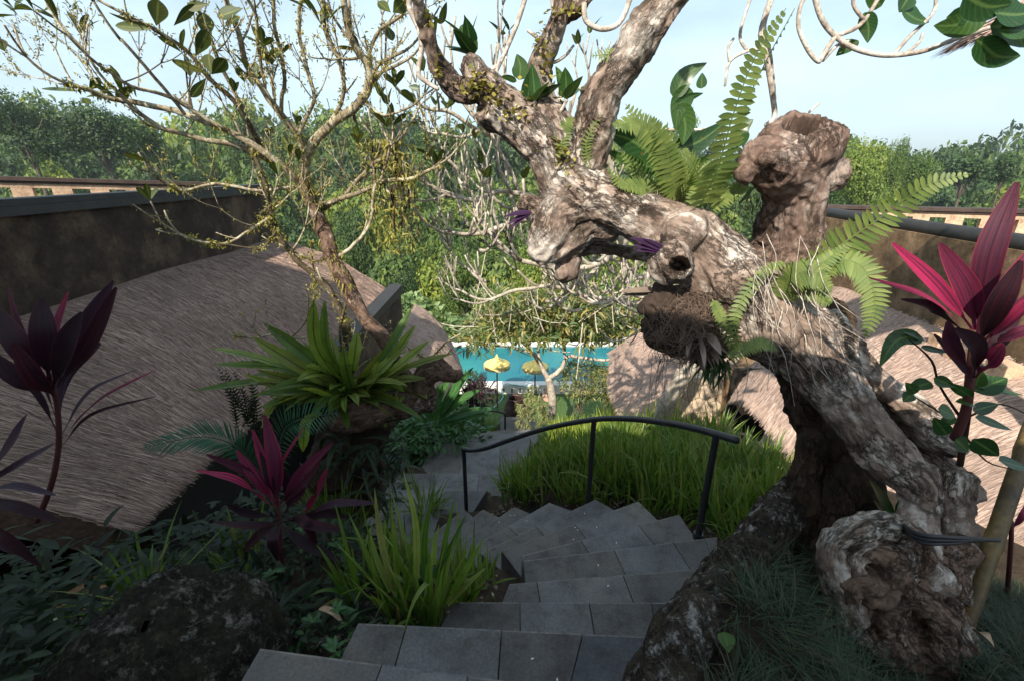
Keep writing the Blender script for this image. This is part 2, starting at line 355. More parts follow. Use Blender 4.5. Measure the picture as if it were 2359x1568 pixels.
M['iris_lit'] = leafmat('sunlit_blade', [(.18, .26, .03), (.30, .36, .05), (.38, .42, .08), (.14, .24, .03)], .45, .4)  # brighter iris copy, sunlight on the far bed painted into the blades
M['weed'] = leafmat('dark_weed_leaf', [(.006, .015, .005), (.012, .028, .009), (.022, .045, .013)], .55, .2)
M['mondo'] = leafmat('mondo_grass_blade', [(.010, .028, .012), (.016, .040, .018), (.026, .052, .022), (.07, .055, .02)], .5, .1)
M['cycad'] = leafmat('cycad_leaflet', [(.02, .085, .045), (.03, .11, .06)], .38, .15)
M['shrub'] = leafmat('broad_shrub_leaf', [(.03, .10, .03), (.045, .13, .04), (.06, .15, .045)], .4, .25, rib=(.10, .20, .06), vf=7)
M['pale_shrub'] = leafmat('pale_green_shrub_leaf', [(.14, .22, .09), (.19, .28, .12), (.24, .32, .14)], .45, .3)
M['varieg'] = leafmat('variegated_leaf', [(.07, .12, .03), (.14, .20, .06), (.36, .28, .07), (.34, .34, .18), (.10, .17, .08), (.22, .25, .10)], .45, .3)
M['varieg2'] = leafmat('cream_edged_leaf', [(.18, .24, .08), (.34, .36, .16), (.42, .40, .20)], .5, .3)
M['forest'] = leafmat('forest_leaf', [(.03, .065, .016), (.07, .13, .026), (.12, .18, .035), (.05, .10, .03), (.16, .21, .05)], .6, .3, big=.16)
M['forest2'] = leafmat('deep_forest_leaf', [(.022, .05, .020), (.045, .09, .028), (.07, .12, .03)], .6, .25, big=.16)
M['forest3'] = leafmat('fresh_forest_leaf', [(.10, .17, .03), (.16, .22, .04), (.22, .27, .06), (.08, .14, .03)], .6, .35, big=.16)
M['banana'] = leafmat('banana_leaf', [(.12, .24, .04), (.18, .32, .06)], .4, .4)
def cordmat(name, a, b_, mid):
    m, N, L, b = newmat(name); g = N.new('ShaderNodeNewGeometry')
    c = ramp(N, L, g.outputs['Random Per Island'], [(0, a), (.35, b_), (.65, mid), (1, a)])
    v_, ax, tt_, zz, on = leafattr(N, L); mp2 = N.new('ShaderNodeMapping'); mp2.inputs['Scale'].default_value = (2.6, .7, 60); L.new(v_, mp2.inputs['Vector']); nb = N.new('ShaderNodeTexNoise'); nb.inputs['Scale'].default_value = 1.5; nb.inputs['Detail'].default_value = 6; L.new(mp2.outputs['Vector'], nb.inputs['Vector'])
    c = mixc(N, L, ramp(N, L, nb.outputs['Fac'], [(.46, (0, 0, 0)), (.56, (.85, .85, .85))]), c, mid)
    mp3 = N.new('ShaderNodeMapping'); mp3.inputs['Scale'].default_value = (22, .8, 60); L.new(v_, mp3.inputs['Vector']); n3 = N.new('ShaderNodeTexNoise'); n3.inputs['Scale'].default_value = 1.2; n3.inputs['Detail'].default_value = 3; L.new(mp3.outputs['Vector'], n3.inputs['Vector'])
    c = mixc(N, L, .8, c, ramp(N, L, n3.outputs['Fac'], [(.35, (.60, .60, .62)), (.5, (1, 1, 1)), (.65, (1.3, 1.3, 1.3))]), 'MULTIPLY'); bump(N, L, b, n3.outputs['Fac'], .5, .004)
    ed = mixc(N, L, 1.0, ramp(N, L, ax, [(.90, (0, 0, 0)), (1.0, (.8, .8, .8))]), on, 'MULTIPLY'); c = mixc(N, L, ed, c, tuple(min(1, q * 1.5 + .01) for q in b_))
    mr = mixc(N, L, 1.0, ramp(N, L, ax, [(.0, (.7, .7, .7)), (.09, (0, 0, 0))]), on, 'MULTIPLY'); c = mixc(N, L, mr, c, tuple(q * .6 for q in mid))
    L.new(c, b.inputs['Base Color']); b.inputs['Roughness'].default_value = .55; b.inputs['Specular IOR Level'].default_value = .3
    t = N.new('ShaderNodeBsdfTranslucent'); s = N.new('ShaderNodeMixShader'); s.inputs[0].default_value = .25; L.new(c, t.inputs['Color'])
    L.new(b.outputs[0], s.inputs[1]); L.new(t.outputs[0], s.inputs[2]); L.new(s.outputs[0], N['Material Output'].inputs['Surface']); return m
M['cord_pink'] = cordmat('pink_cordyline_leaf', (.52, .03, .12), (.40, .02, .065), (.10, .02, .05))
M['cord_red'] = cordmat('crimson_cordyline_leaf', (.32, .022, .075), (.20, .012, .035), (.06, .016, .035))
M['cord_dark'] = cordmat('dark_cordyline_leaf', (.040, .008, .014), (.070, .010, .018), (.022, .010, .018))
M['cord_lilac'] = cordmat('lilac_cordyline_leaf', (.075, .05, .075), (.055, .025, .045), (.04, .015, .03))
M['purple'] = cordmat('purple_leaf', (.06, .02, .07), (.09, .03, .11), (.03, .01, .04))
M['stem_red'] = plain('red_brown_stem', (.10, .03, .03), .6)
M['tile'] = stonemat('grey_andesite_slab', [(.062, .062, .068), (.108, .109, .116), (.145, .134, .122)], 1.6, 90, .62, .0025, .6)
M['nosing_light'] = stonemat('highlight_stone_edge', [(.11, .11, .115), (.17, .17, .175), (.22, .205, .195)], 4, 90, .6, .002, .5)  # paler stone: paints a highlight along each step nosing
M['rock'] = barkmat('rough_volcanic_rock', (.02, .016, .012), (.075, .058, .046), (.40, .38, .36), 2.4, .50, moss=.14, crack=.6, disp=.02)
M['boulder'] = barkmat('mossy_boulder', (.012, .011, .007), (.032, .028, .02), (.20, .19, .165), 2.6, .50, moss=.22, crack=.6, disp=.02)
M['soil'] = stonemat('dark_soil', [(.012, .009, .006), (.03, .021, .014), (.055, .04, .027)], 3, 40, .95, .02, 1.0)
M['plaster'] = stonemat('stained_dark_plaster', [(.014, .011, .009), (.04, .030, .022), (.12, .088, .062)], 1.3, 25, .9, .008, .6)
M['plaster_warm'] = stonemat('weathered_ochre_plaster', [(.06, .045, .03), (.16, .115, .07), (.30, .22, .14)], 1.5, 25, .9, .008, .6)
M['cap'] = plain('black_coping', (.028, .026, .025), .6, .3, 6, bmp=.4)
M['beam'] = plain('dark_wood_beam', (.06, .04, .032), .8, .4, 5, bmp=.4)
M['limestone'] = stonemat('warm_limestone', [(.36, .27, .20), (.52, .40, .30), (.62, .50, .38)], 2.2, 30, .9, .008, .6)
M['metal'] = plain('black_painted_steel', (.018, .019, .023), .42, .3, 30, bmp=.15, spec=.6)
M['white'] = plain('white_pool_plaster', (.72, .71, .68), .7, .08, 3)
M['yellow'] = plain('yellow_parasol_cloth', (.95, .70, .22), .8, .06, 12)
M['fringe'] = plain('cream_fringe', (.60, .50, .30), .9, .2, 60)
M['pole'] = plain('dark_wood_pole', (.07, .05, .04), .6, .3, 12)
M['lawn'] = plain('green_lawn', (.06, .11, .028), .9, .45, 14, bmp=1, bdist=.02)
M['pot'] = plain('dark_glazed_pot', (.05, .028, .022), .5, .4, 9, bmp=.2)
M['wicker'] = plain('pink_wicker', (.45, .28, .22), .8, .25, 40, bmp=.6)
M['hose'] = plain('turquoise_hose', (.25, .52, .50), .5, .05)
M['strap'] = plain('black_rubber_strap', (.02, .021, .026), .5, .3, 40, bmp=.5)
M['root'] = plain('brown_root_fibre', (.045, .03, .022), .9, .5, 20)
M['strand'] = plain('pale_root_strand', (.15, .105, .08), .85, .4, 20)
M['husk'] = leafmat('dry_leaf_husk', [(.10, .07, .055), (.20, .15, .12), (.33, .28, .24)], .85, .1, trcol=(1, .9, .7))
M['dryleaf'] = plain('dry_fallen_leaf', (.36, .24, .16), .8, .4, 20)
M['inside'] = plain('near_black_fill', (.02, .017, .014), .9, .3)
M['flower'] = plain('white_petal', (.75, .75, .72), .7, .05)
def thatchmat(name, cols):
    m, N, L, b = newmat(name); g = N.new('ShaderNodeNewGeometry')
    c = ramp(N, L, g.outputs['Random Per Island'], [(i / (len(cols) - 1), q) for i, q in enumerate(cols)])
    f = noise_n(N, L, 1.3, 6, .65); c = mixc(N, L, .8, c, ramp(N, L, f, [(.3, (.62, .60, .58)), (.7, (1.25, 1.22, 1.2))]), 'MULTIPLY')
    L.new(c, b.inputs['Base Color']); b.inputs['Roughness'].default_value = .85; b.inputs['Specular IOR Level'].default_value = .2; return m
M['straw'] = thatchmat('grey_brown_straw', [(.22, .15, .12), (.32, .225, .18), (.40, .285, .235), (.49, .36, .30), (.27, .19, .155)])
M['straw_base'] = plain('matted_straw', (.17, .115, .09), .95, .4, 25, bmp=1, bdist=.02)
M['straw_base_lit'] = plain('sunlit_matted_straw', (.30, .215, .175), .95, .35, 25, bmp=1, bdist=.02)  # lighter copy of the matted base, sunlight put into its colour
M['straw_lit'] = thatchmat('sunlit_straw', [(.34, .25, .205), (.42, .315, .265), (.50, .385, .325), (.58, .45, .385), (.38, .285, .24)])  # brighter straw copy for sunlit roofs, the sun is in the colour
def bamboo():
    m, N, L, b = newmat('old_bamboo'); f = noise_n(N, L, 4, 6, .7, mapscale=(1, 1, .3)); f2 = noise_n(N, L, 45, 4, .6)
    c = ramp(N, L, f, [(.3, (.03, .02, .012)), (.5, (.12, .08, .028)), (.68, (.27, .18, .05))])
    c = mixc(N, L, .5, c, ramp(N, L, f2, [(.35, (.5, .5, .5)), (.6, (1.2, 1.2, 1.2))]), 'MULTIPLY')
    L.new(c, b.inputs['Base Color']); b.inputs['Roughness'].default_value = .5; return m
M['bamboo'] = bamboo()
def crackwall():
    m, N, L, b = newmat('crazy_paved_stone'); t = N.new('ShaderNodeTexCoord')
    v = N.new('ShaderNodeTexVoronoi'); v.feature = 'DISTANCE_TO_EDGE'; v.inputs['Scale'].default_value = 4.2; v2 = N.new('ShaderNodeTexVoronoi'); v2.inputs['Scale'].default_value = 4.2
    L.new(t.outputs['Object'], v.inputs['Vector']); L.new(t.outputs['Object'], v2.inputs['Vector'])
    f = noise_n(N, L, 20, 5); hs = N.new('ShaderNodeSeparateColor'); L.new(v2.outputs['Color'], hs.inputs[0])
    c = ramp(N, L, hs.outputs[0], [(0, (.33, .25, .17)), (.5, (.46, .36, .25)), (1, (.55, .44, .32))])
    c = mixc(N, L, .6, c, ramp(N, L, f, [(.3, (.7, .7, .7)), (.7, (1.2, 1.2, 1.2))]), 'MULTIPLY')
    j = ramp(N, L, v.outputs['Distance'], [(0.0, (0, 0, 0)), (.035, (1, 1, 1))]); c = mixc(N, L, j, (.13, .10, .07), c)
    L.new(c, b.inputs['Base Color']); b.inputs['Roughness'].default_value = .9; bump(N, L, b, j, .8, .01); return m
M['crack'] = crackwall()
def watermat():
    m, N, L, b = newmat('turquoise_pool_water'); f = noise_n(N, L, 2.6, 4, .5); f0 = noise_n(N, L, .28, 3, .5)
    L.new(ramp(N, L, f0, [(.35, (.012, .15, .19)), (.5, (.018, .165, .20)), (.7, (.035, .24, .235))]), b.inputs['Base Color'])
    b.inputs['Roughness'].default_value = .12; b.inputs['IOR'].default_value = 1.33; bump(N, L, b, f, .35, .03); return m
M['water'] = watermat()

# ------------------------------------------------------------------ steps
ZS = lambda i: -1.60 - 0.17 * i
EDG = [((600, 1491), (1300, 1583)), ((825, 1433), (1540, 1467)), ((1048, 1385), (1580, 1386)), ((1173, 1343), (1640, 1307)), ((1205, 1290), (1652, 1235)), ((1201, 1279), (1564, 1184))]
edges = [(Z(*a, ZS(i))[:2], Z(*b, ZS(i))[:2]) for i, (a, b) in enumerate(EDG)]
edges += [(np.array(a), np.array(b)) for a, b in (((-.08, 2.60), (1.07, 3.13)), ((-.25, 2.74), (.76, 3.36)), ((-.43, 2.90), (.355, 3.52)), ((-.60, 3.06), (.026, 3.66)), ((-.78, 3.24), (-.30, 3.82)), ((-.98, 3.45), (-.52, 4.02)))]
NL = [None, (.20, None), (.19, None), (.14, None), (.09, None)]
nearL = [None, Z(735, 1508, ZS(0))[:2], Z(960, 1439, ZS(1))[:2], Z(1125, 1385, ZS(2))[:2], Z(1214, 1340, ZS(3))[:2]]
stairs = thing('stone_staircase', 'grey stone slab staircase winding down to the left below the curved black handrail', 'staircase', (.3, 1.5, -2.2))
def nosing_light(mb, ob):
    MB_NOSING.pop(id(mb)).build('nosing_highlight', M['nosing_light'], ob, flat=True)
def slab(mb, poly, zt, th=.30, cuts=(), gap=.0016):
    """poly near-left, near-right, far-right, far-left; cut in slabs along its width"""
    nl, nr, fr, fl = [np.array(q, float) for q in poly]; cs = [0, *cuts, 1]
    for a, b in zip(cs[:-1], cs[1:]):
        g = gap / max(np.linalg.norm(fr - fl), .1)
        a2 = a + (g if a > 0 else 0); b2 = b - (g if b < 1 else 0)
        def nearpt(t):
            if t <= 0: return nl
            if t >= 1: return nr
            pf = fl + (fr - fl) * t; n_ = nrm(fr - fl); n_ = np.array([n_[1], -n_[0]]); e = nr - nl
            den = n_[0] * e[1] - n_[1] * e[0]; w_ = nl - pf; s_ = (w_[0] * n_[1] - w_[1] * n_[0]) / den if abs(den) > 1e-6 else t
            return nl + e * float(np.clip(s_, .02, .98))
        q = [nearpt(a2), nearpt(b2), fl + (fr - fl) * b2, fl + (fr - fl) * a2]
        ch = .003; cen = sum(q) / 4
        q2 = [p_ + nrm(cen - p_) * ch for p_ in q]
        V = [(*p_, zt - th) for p_ in q] + [(*p_, zt - ch) for p_ in q] + [(*p_, zt) for p_ in q2] + [(*(q2[2] + nrm(q2[1] - q2[2]) * .006), zt), (*(q2[3] + nrm(q2[0] - q2[3]) * .006), zt)]
        F = [(3, 2, 1, 0), (8, 9, 12, 13)] + [(i, (i + 1) % 4, 4 + (i + 1) % 4, 4 + i) for i in range(4)] + [(4 + i, 4 + (i + 1) % 4, 8 + (i + 1) % 4, 8 + i) for i in range(4)]
        mb.add(V, F); wl_ = MB_NOSING.setdefault(id(mb), MB()); wl_.add([V[12], V[10], V[11], V[13]][0:0] + [V[13], V[12], V[10], V[11]], [(0, 1, 2, 3)])
MB_NOSING = {}
CUT = [(.42, .7), (.16, .47, .73), (.28, .58, .85), (.13, .55), (.45, .76), (.35, .72), (.5,), (.45,), (.5,), (), (), ()]
stepz = []
for i, (L_, R_) in enumerate(edges):
    if i == 0: nl, nr = np.array([-1.0, -.6]), np.array([1.5, -.6])
    else:
        pl, pr = edges[i - 1]; d = nrm(pr - pl); bk = np.array([d[1], -d[0]]) * .05
        nl = (nearL[i] if i < 5 else pl) + bk; nr = pr + bk - (d * .04 if i >= 5 else 0)
    mb = MB(); slab(mb, (nl, nr, R_, L_), ZS(i), cuts=CUT[i]); nosing_light(mb, mb.build('step', M['tile'], stairs, flat=True))
    stepz += [(*(nl * .5 + L_ * .5), ZS(i)), (*(nr * .5 + R_ * .5), ZS(i)), (*((nl + nr + R_ + L_) / 4), ZS(i))]
# landing and the lower flight, straight ahead
land = [((-1.9, 3.1), (-.50, 4.02), (-.30, 4.55), (-1.9, 4.55), -3.64), ((-1.7, 4.5), (.0, 4.5), (.06, 5.1), (-1.5, 5.1), -3.81), ((-1.35, 5.05), (.12, 5.05), (.3, 6.25), (-1.2, 6.25), -3.98)]
for nl, nr, fr, fl, z in land:
    mb = MB(); slab(mb, (nl, nr, fr, fl), z, cuts=(.3, .68)); nosing_light(mb, mb.build('step', M['tile'], stairs, flat=True)); stepz += [((nl[0] + nr[0]) / 2, (nl[1] + fr[1]) / 2, z), (fl[0], fl[1], z), (fr[0], fr[1], z)]
for k in range(20):
    y = 6.2 + k * .29; z = -3.98 - .17 * (k + 1); mb = MB(); x0 = -.9 + k * .035
    slab(mb, ((x0, y), (x0 + 1.2, y), (x0 + 1.2, y + .33), (x0, y + .33)), z, cuts=(.5,)); nosing_light(mb, mb.build('step', M['tile'], stairs, flat=True))
    stepz += [(x0, y + .15, z), (x0 + 1.2, y + .15, z)]
mb = MB(); slab(mb, ((-.35, 12.0), (.9, 12.0), (.75, 13.0), (-.4, 13.0)), -7.5, cuts=(.5,)); nosing_light(mb, mb.build('step', M['tile'], stairs, flat=True)); stepz += [(.2, 12.5, -7.5)]

# ------------------------------------------------------------------ ground
ctrl = [(x, y, z - .16) for x, y, z in stepz]
ctrl += [(-.9, .6, -1.82), (-1.3, 1.2, -1.98), (-2, 1.4, -2.15), (-2.8, 1.2, -2.45), (-1.2, 2.1, -2.15), (-.55, 1.75, -2.12), (-.2, 2.05, -2.38), (-.1, 2.35, -2.5), (-.35, 2.5, -2.8), (-2.2, 2.5, -3.1), (-2.0, 2.1, -2.7), (-1.2, 2.8, -2.85), (-2.6, 3.6, -4.1),
 (-2.2, 4.6, -3.9), (-2, 6, -4.5), (-2.2, 8, -5.6), (-3.4, 3, -3.9), (-3.6, 6, -5.2), (-7, 4, -4.2), (-6, 9, -6), (-9, 1, -3), (-4, 0, -2.2), (0, -2.5, -1.76), (4, -1, -1.9), (-4, -4, -2), (-1.1, -.2, -1.8),
 (1.5, 1.6, -2.2), (2.2, 2.2, -2.35), (3.2, 2.5, -2.6), (5, 3, -3.2), (1.7, 2.6, -2.52), (1.5, 3.4, -2.75), (1.0, 3.9, -2.95), (.5, 4.1, -3.15), (2.2, 3.6, -2.85), (2.8, 4.8, -3.3), (1.6, 4.8, -3.3), (.5, 5.0, -3.7), (1.2, 5.8, -3.85), (2.6, 6.2, -4.1),
 (1.0, 7.6, -5.1), (2.4, 8.2, -5.3), (3, 9.5, -6.0), (4.5, 6, -4.4), (6, 9, -6), (9, 5, -4.5), (1.6, 10, -6.3), (2.5, 12, -7.6), (-2.4, 10.5, -6.9), (-3, 12.5, -8), (-6, 13, -8.6), (6, 12.5, -8), (1, 13.3, -8.4), (-1.5, 13.2, -8.4)]
for x in (-12, -8, -5, -2.5, 0, 2.5, 5, 8, 12):
    for y in (14.6, 16, 17.6, 19, 21, 23.5): ctrl.append((x, y, -9.3))
ctrl = np.array(ctrl)
HRX = [-400, -150, -75, -48, -30, -10, 10, 30, 60, 120, 400]
def hill(x, y):
    top = np.interp(x / np.maximum(y, 10) * 60, [-90, -60, -35, -18, -5, 8, 25, 45, 70, 120], [1.5, -.5, -1.5, -2, -4, -6, -7.5, -8, -8, -8.5])
    h = np.interp(y, [24, 27, 31, 40, 55, 75, 95, 130, 400], [-9.5, -14, -22, -19.5, -14, -9, -5, -3, -2])
    k = np.clip((y - 35) / 60, 0, 1); h = h + k * (top + 1.5) * 1.15
    # near bank on the far left and right comes closer
    return h + 1.4 * fbm(np.stack([x, y, x * 0], -1), .035, 3, 3) * np.clip((y - 30) / 20, 0, 1)
def gz(x, y):
    x = np.atleast_1d(np.asarray(x, float)); y = np.atleast_1d(np.asarray(y, float)); out = np.empty(x.shape); xf, yf = x.ravel(), y.ravel(); o = np.empty(len(xf))
    for s in range(0, len(xf), 20000):
        a, b = xf[s:s + 20000], yf[s:s + 20000]
        d = (a[:, None] - ctrl[:, 0]) ** 2 + (b[:, None] - ctrl[:, 1]) ** 2; w = 1 / (d + .004) ** 2.2
        near = (w * ctrl[:, 2]).sum(1) / w.sum(1); far = hill(a, b)
        k = np.clip((b - 23.2) / 1.2, 0, 1); o[s:s + 20000] = near * (1 - k) + far * k
    return o.reshape(x.shape)
xs = np.concatenate([-np.geomspace(600, 7, 26), np.arange(-6.8, 6.81, .12), np.geomspace(7, 600, 26)])
ys = np.concatenate([[-300, -150, -80, -40, -20, -12, -8, -6, -4.5, -3.5, -2.8, -2.2, -1.6, -1, -.5], np.arange(-.2, 9.6, .12), np.arange(9.7, 25, .4), np.geomspace(25, 700, 60)])
GX, GY = np.meshgrid(xs, ys); GZ = gz(GX, GY)
pn = np.stack([GX, GY, GX * 0], -1); GZ = GZ + .035 * fbm(pn, 2.3, 3, 9) * (GY < 13.5) - np.clip(-GY - 3, 0, 1e9) * .0
mb = MB(); nx, ny = len(xs), len(ys)
i = np.arange(ny - 1)[:, None] * nx + np.arange(nx - 1)[None]
mb.add(np.stack([GX, GY, GZ], -1), np.stack([i, i + 1, i + nx + 1, i + nx], -1).reshape(-1, 4))
tag(mb.build('ground', M['soil']), None, kind='structure')

# lawn by the pool
lx = np.linspace(-7, 9, 60); ly = np.linspace(14.2, 18.08, 20); A, B_ = np.meshgrid(lx, ly); zz = gz(A, B_) + .03 + .012 * fbm(np.stack([A, B_, A], -1), 3, 2)
mb = MB(); i = np.arange(19)[:, None] * 60 + np.arange(59)[None]; mb.add(np.stack([A, B_, zz], -1), np.stack([i, i + 1, i + 61, i + 60], -1).reshape(-1, 4))
tag(mb.build('lawn', M['lawn']), None, kind='structure')

# ------------------------------------------------------------------ pool
pool = thing('swimming_pool', 'turquoise swimming pool with white plaster edge below the gardens', 'pool', (1, 18.2, -9.3))
mb = MB(); mb.box(-3.6, 10, 18.1, 18.5, -9.5, -8.85); mb.build('pool_wall', M['white'], pool, flat=True)
mb = MB(); mb.box(-5.2, 10, 23.0, 23.5, -9.8, -8.86); mb.build('pool_wall', M['white'], pool, flat=True)
mb = MB(); mb.poly([(-3.6, 18.5, -8.84), (-3.6, 18.1, -8.84), (-5.2, 23.0, -8.84), (-4.9, 23.0, -8.84), (-3.6, 18.5, -9.6), (-3.6, 18.1, -9.6), (-5.2, 23, -9.6), (-4.9, 23, -9.6)], [(0, 3, 2, 1), (0, 4, 7, 3), (1, 2, 6, 5)]); mb.build('pool_wall', M['white'], pool, flat=True)
mb = MB(); mb.poly([(-3.7, 18.4, -8.95), (10, 18.4, -8.95), (10, 23.1, -8.95), (-5.1, 23.1, -8.95)], [(0, 1, 2, 3)]); tag(mb.build('water', M['water'], pool, flat=True), None)
for k in range(9):
    mb = MB(); x = -.75 + k * .36; mb.box(x, x + .055, 18.09, 18.12, -9.22, -9.02); mb.build('drain_slot', M['inside'], pool, flat=True)  # thin dark boxes paint the shade inside the slots

# ------------------------------------------------------------------ handrails
def handrail(label, posts, path, r, pr, loc, over=()):
    t = thing('handrail', label, 'handrail', loc, 'black steel handrails beside the steps')
    mb = MB(); tube(mb, path, [r] * len(path), 14, n=len(path) * 9); mb.build('rail', M['metal'], t)
    for a, b in posts:
        mb = MB(); tube(mb, [a, b], [pr, pr], 12, n=2, blunt=False); mb.build('post', M['metal'], t)
        q = MB(); tube(q, [np.array(a) + [0, 0, -.03], np.array(a) + [0, 0, .012]], [pr * 1.5] * 2, 14, n=2, blunt=False); q.build('base_flange', M['metal'], t)
    return t
rp = [P(1064, 1033, 4.06), P(1085, 1036, 4.07), P(1120, 1031, 4.0), P(1180, 1010, 3.85), P(1260, 985, 3.62), P(1360, 966, 3.37), P(1440, 963, 3.12), P(1530, 972, 2.8), P(1610, 988, 2.55), P(1698, 1013, 2.33)]
def post_to(px, py, Y, zb, px2, py2):
    top = P(px, py, Y); return [top[0] + .0, top[1], zb], [top[0], top[1], top[2]]
handrail('curved black steel handrail on three posts at the turn of the stone steps', [post_to(1068, 1036, 4.07, -3.66, 0, 0), post_to(1368, 966, 3.36, -2.98, 0, 0), post_to(1650, 1000, 2.44, -2.32, 0, 0)], rp, .0235, .0215, (.7, 3.4, -2.8))
rp2 = [P(1480, 1012, 6.4), P(1540, 996, 6.3), P(1610, 990, 6.2), P(1690, 995, 6.1), P(1765, 1010, 6.0)]
handrail('black curved handrail with one post below the cracked stone house wall', [([P(1715, 1000, 6.08)[0], 6.08, -5.0], list(P(1715, 1000, 6.08)))], rp2, .028, .026, (3, 6.2, -4.9))
rp3 = [P(1112, 944, 11.0), P(1140, 946, 11.6), P(1163, 951, 12.0)]
handrail('short angular black handrail at the bottom of the lower flight', [([P(1163, 951, 12)[0], 12.0, -7.5], list(P(1163, 951, 12.0))), ([P(1112, 944, 11)[0], 11.0, -7.2], list(P(1112, 944, 11.0)))], rp3, .03, .03, (-.2, 11.8, -7.5))

# ------------------------------------------------------------------ thatch
def patch(fn, nu=24, nv=40, th=.28):
    u = np.linspace(0, 1, nu); v = np.linspace(0, 1, nv); U, Vv = np.meshgrid(u, v); X = fn(U, Vv)
    du = fn(np.clip(U + .01, 0, 1.02), Vv) - fn(U - .01, Vv); dv = fn(U, Vv + .01) - fn(U, Vv - .01); Nn = nrm(np.cross(du, dv)); Nn = Nn * np.sign(Nn[..., 2:3] + 1e-9)
    Lw = X - Nn * th * .6 - np.array([0, 0, th * .5])
    mb = MB(); i = np.arange(nv - 1)[:, None] * nu + np.arange(nu - 1)[None]; q = np.stack([i, i + 1, i + nu + 1, i + nu], -1).reshape(-1, 4)
    mb.add(X, q); mb.add(Lw, q[:, ::-1])
    for ix in ([(0, k) for k in range(nu)], [(nv - 1, k) for k in range(nu)], [(k, 0) for k in range(nv)], [(k, nu - 1) for k in range(nv)]):
        a = np.array([X[j] for j in ix]); b = np.array([Lw[j] for j in ix]); m = len(a); k = np.arange(m - 1)
        mb.add(np.vstack([a, b]), np.stack([k, k + 1, k + 1 + m, k + m], -1))
    return mb
def straws(fn, n, ln=.28, w=.011, jit=.12, edge=3000, seed=1, eave=True, verge=True, lift=.05):
    g = np.random.default_rng(seed); mb = MB()
    u = g.random(n); v = g.random(n)
    if edge:
        u = np.concatenate([u, g.uniform(.93, 1.0, edge)]); v = np.concatenate([v, g.random(edge)])
        if verge: u = np.concatenate([u, g.random(edge // 2)]); v = np.concatenate([v, g.choice([0.003, .997], edge // 2)])
    N = len(u); X = fn(u, v); du = fn(u + .01, v) - fn(u - .01, v); dv = fn(u, v + .01) - fn(u, v - .01); T = nrm(du); Nn = nrm(np.cross(du, dv)); Nn = Nn * np.sign(Nn[:, 2:3] + 1e-9); S = nrm(np.cross(T, Nn))
    drift = .14 * vnoise(np.stack([u * 5, v * 14, u * 0 + seed], -1))[:, None]
    D = nrm(T + S * (drift + g.normal(0, jit, (N, 1))) + Nn * (g.normal(lift, .05, (N, 1))))
    L = ln * g.uniform(.5, 1.3, N); W = w * g.uniform(.6, 1.6, N)
    B = X - Nn * .012 - D * L[:, None] * .35
    e = B + D * L[:, None]; m = B + D * (L * .5)[:, None] + Nn * .008
    Sd = nrm(np.cross(D, Nn + S * g.normal(0, .5, (N, 1))))
    V = np.stack([B - Sd * W[:, None] * .5, B + Sd * W[:, None] * .5, m - Sd * W[:, None] * .5, m + Sd * W[:, None] * .5, e - Sd * W[:, None] * .15, e + Sd * W[:, None] * .15], 1)
    i = np.arange(N)[:, None] * 6; F = np.concatenate([i + np.array([[0, 1, 3, 2]]), i + np.array([[2, 3, 5, 4]])])
    mb.add(V.reshape(-1, 3), F); return mb
def bil(A, B, bulge=.0, up=(0, 0, 1), droop=0.0, verge=0.0):
    """surface from the upper line A (points) to the lower line B; u down the slope"""
    A = np.array(A, float); B = np.array(B, float)
    def fn(u, v):
        u = np.asarray(u, float); v = np.asarray(v, float)
        ta = np.linspace(0, 1, len(A)); tb = np.linspace(0, 1, len(B))
        a = np.stack([np.interp(v, ta, A[:, k]) for k in range(3)], -1); b = np.stack([np.interp(v, tb, B[:, k]) for k in range(3)], -1)
        uu = u[..., None]; X = a * (1 - uu) + b * uu
        h = bulge * np.sin(math.pi * np.clip(u, 0, 1)) - droop * np.clip(u - .75, 0, 1) ** 2 * 4 - verge * np.clip((v - .86) / .14, 0, 1) ** 2 + .03 * vnoise(np.stack([u * 4, v * 9, v * 0], -1))
        return X + h[..., None] * np.array(up)
    return fn

# --- left villa
left = thing('thatched_villa', 'low villa on the left with grey straw roof below a dark parapet wall', 'house', (-5, 6, -5.5))
fnL = bil([(-5.02, 2.1, -1.40), (-5.02, 6, -1.36), (-5.02, 9.9, -1.33)], [(-3.14, 2.85, -2.62), (-3.08, 5.4, -2.60), (-2.55, 9.55, -2.42)], .15, droop=.1, verge=.05)
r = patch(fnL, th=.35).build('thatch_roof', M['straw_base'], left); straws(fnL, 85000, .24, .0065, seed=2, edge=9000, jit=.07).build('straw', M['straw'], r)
# sunlit end of the same roof rounds over the verge
def wallseg(mb, a, b, th, z0, zt_a, zt_b):
    a = np.array(a, float); b = np.array(b, float); d = nrm(b - a); s = np.array([-d[1], d[0]]) * th * .5
    V = [(*(a - s), z0), (*(a + s), z0), (*(b + s), z0), (*(b - s), z0), (*(a - s), zt_a), (*(a + s), zt_a), (*(b + s), zt_b), (*(b - s), zt_b)]
    mb.add(V, [(3, 2, 1, 0), (4, 5, 6, 7), (0, 1, 5, 4), (1, 2, 6, 5), (2, 3, 7, 6), (3, 0, 4, 7)])
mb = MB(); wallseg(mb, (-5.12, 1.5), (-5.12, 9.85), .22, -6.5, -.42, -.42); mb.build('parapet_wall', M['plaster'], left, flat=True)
mb = MB(); wallseg(mb, (-5.12, 1.4), (-5.12, 9.95), .34, -.43, -.34, -.34); wallseg(mb, (-5.12, 1.4), (-5.12, 9.97), .27, -.338, -.27, -.27); mb.build('coping', M['cap'], left, flat=True)
mb = MB(); wallseg(mb, (-5.0, 9.7), (-3.6, 9.75), .2, -6.5, -1.55, -1.9); wallseg(mb, (-3.7, 3.6), (-3.7, 9.5), .2, -6.5, -2.5, -2.5); mb.build('wall', M['inside'], left, flat=True)
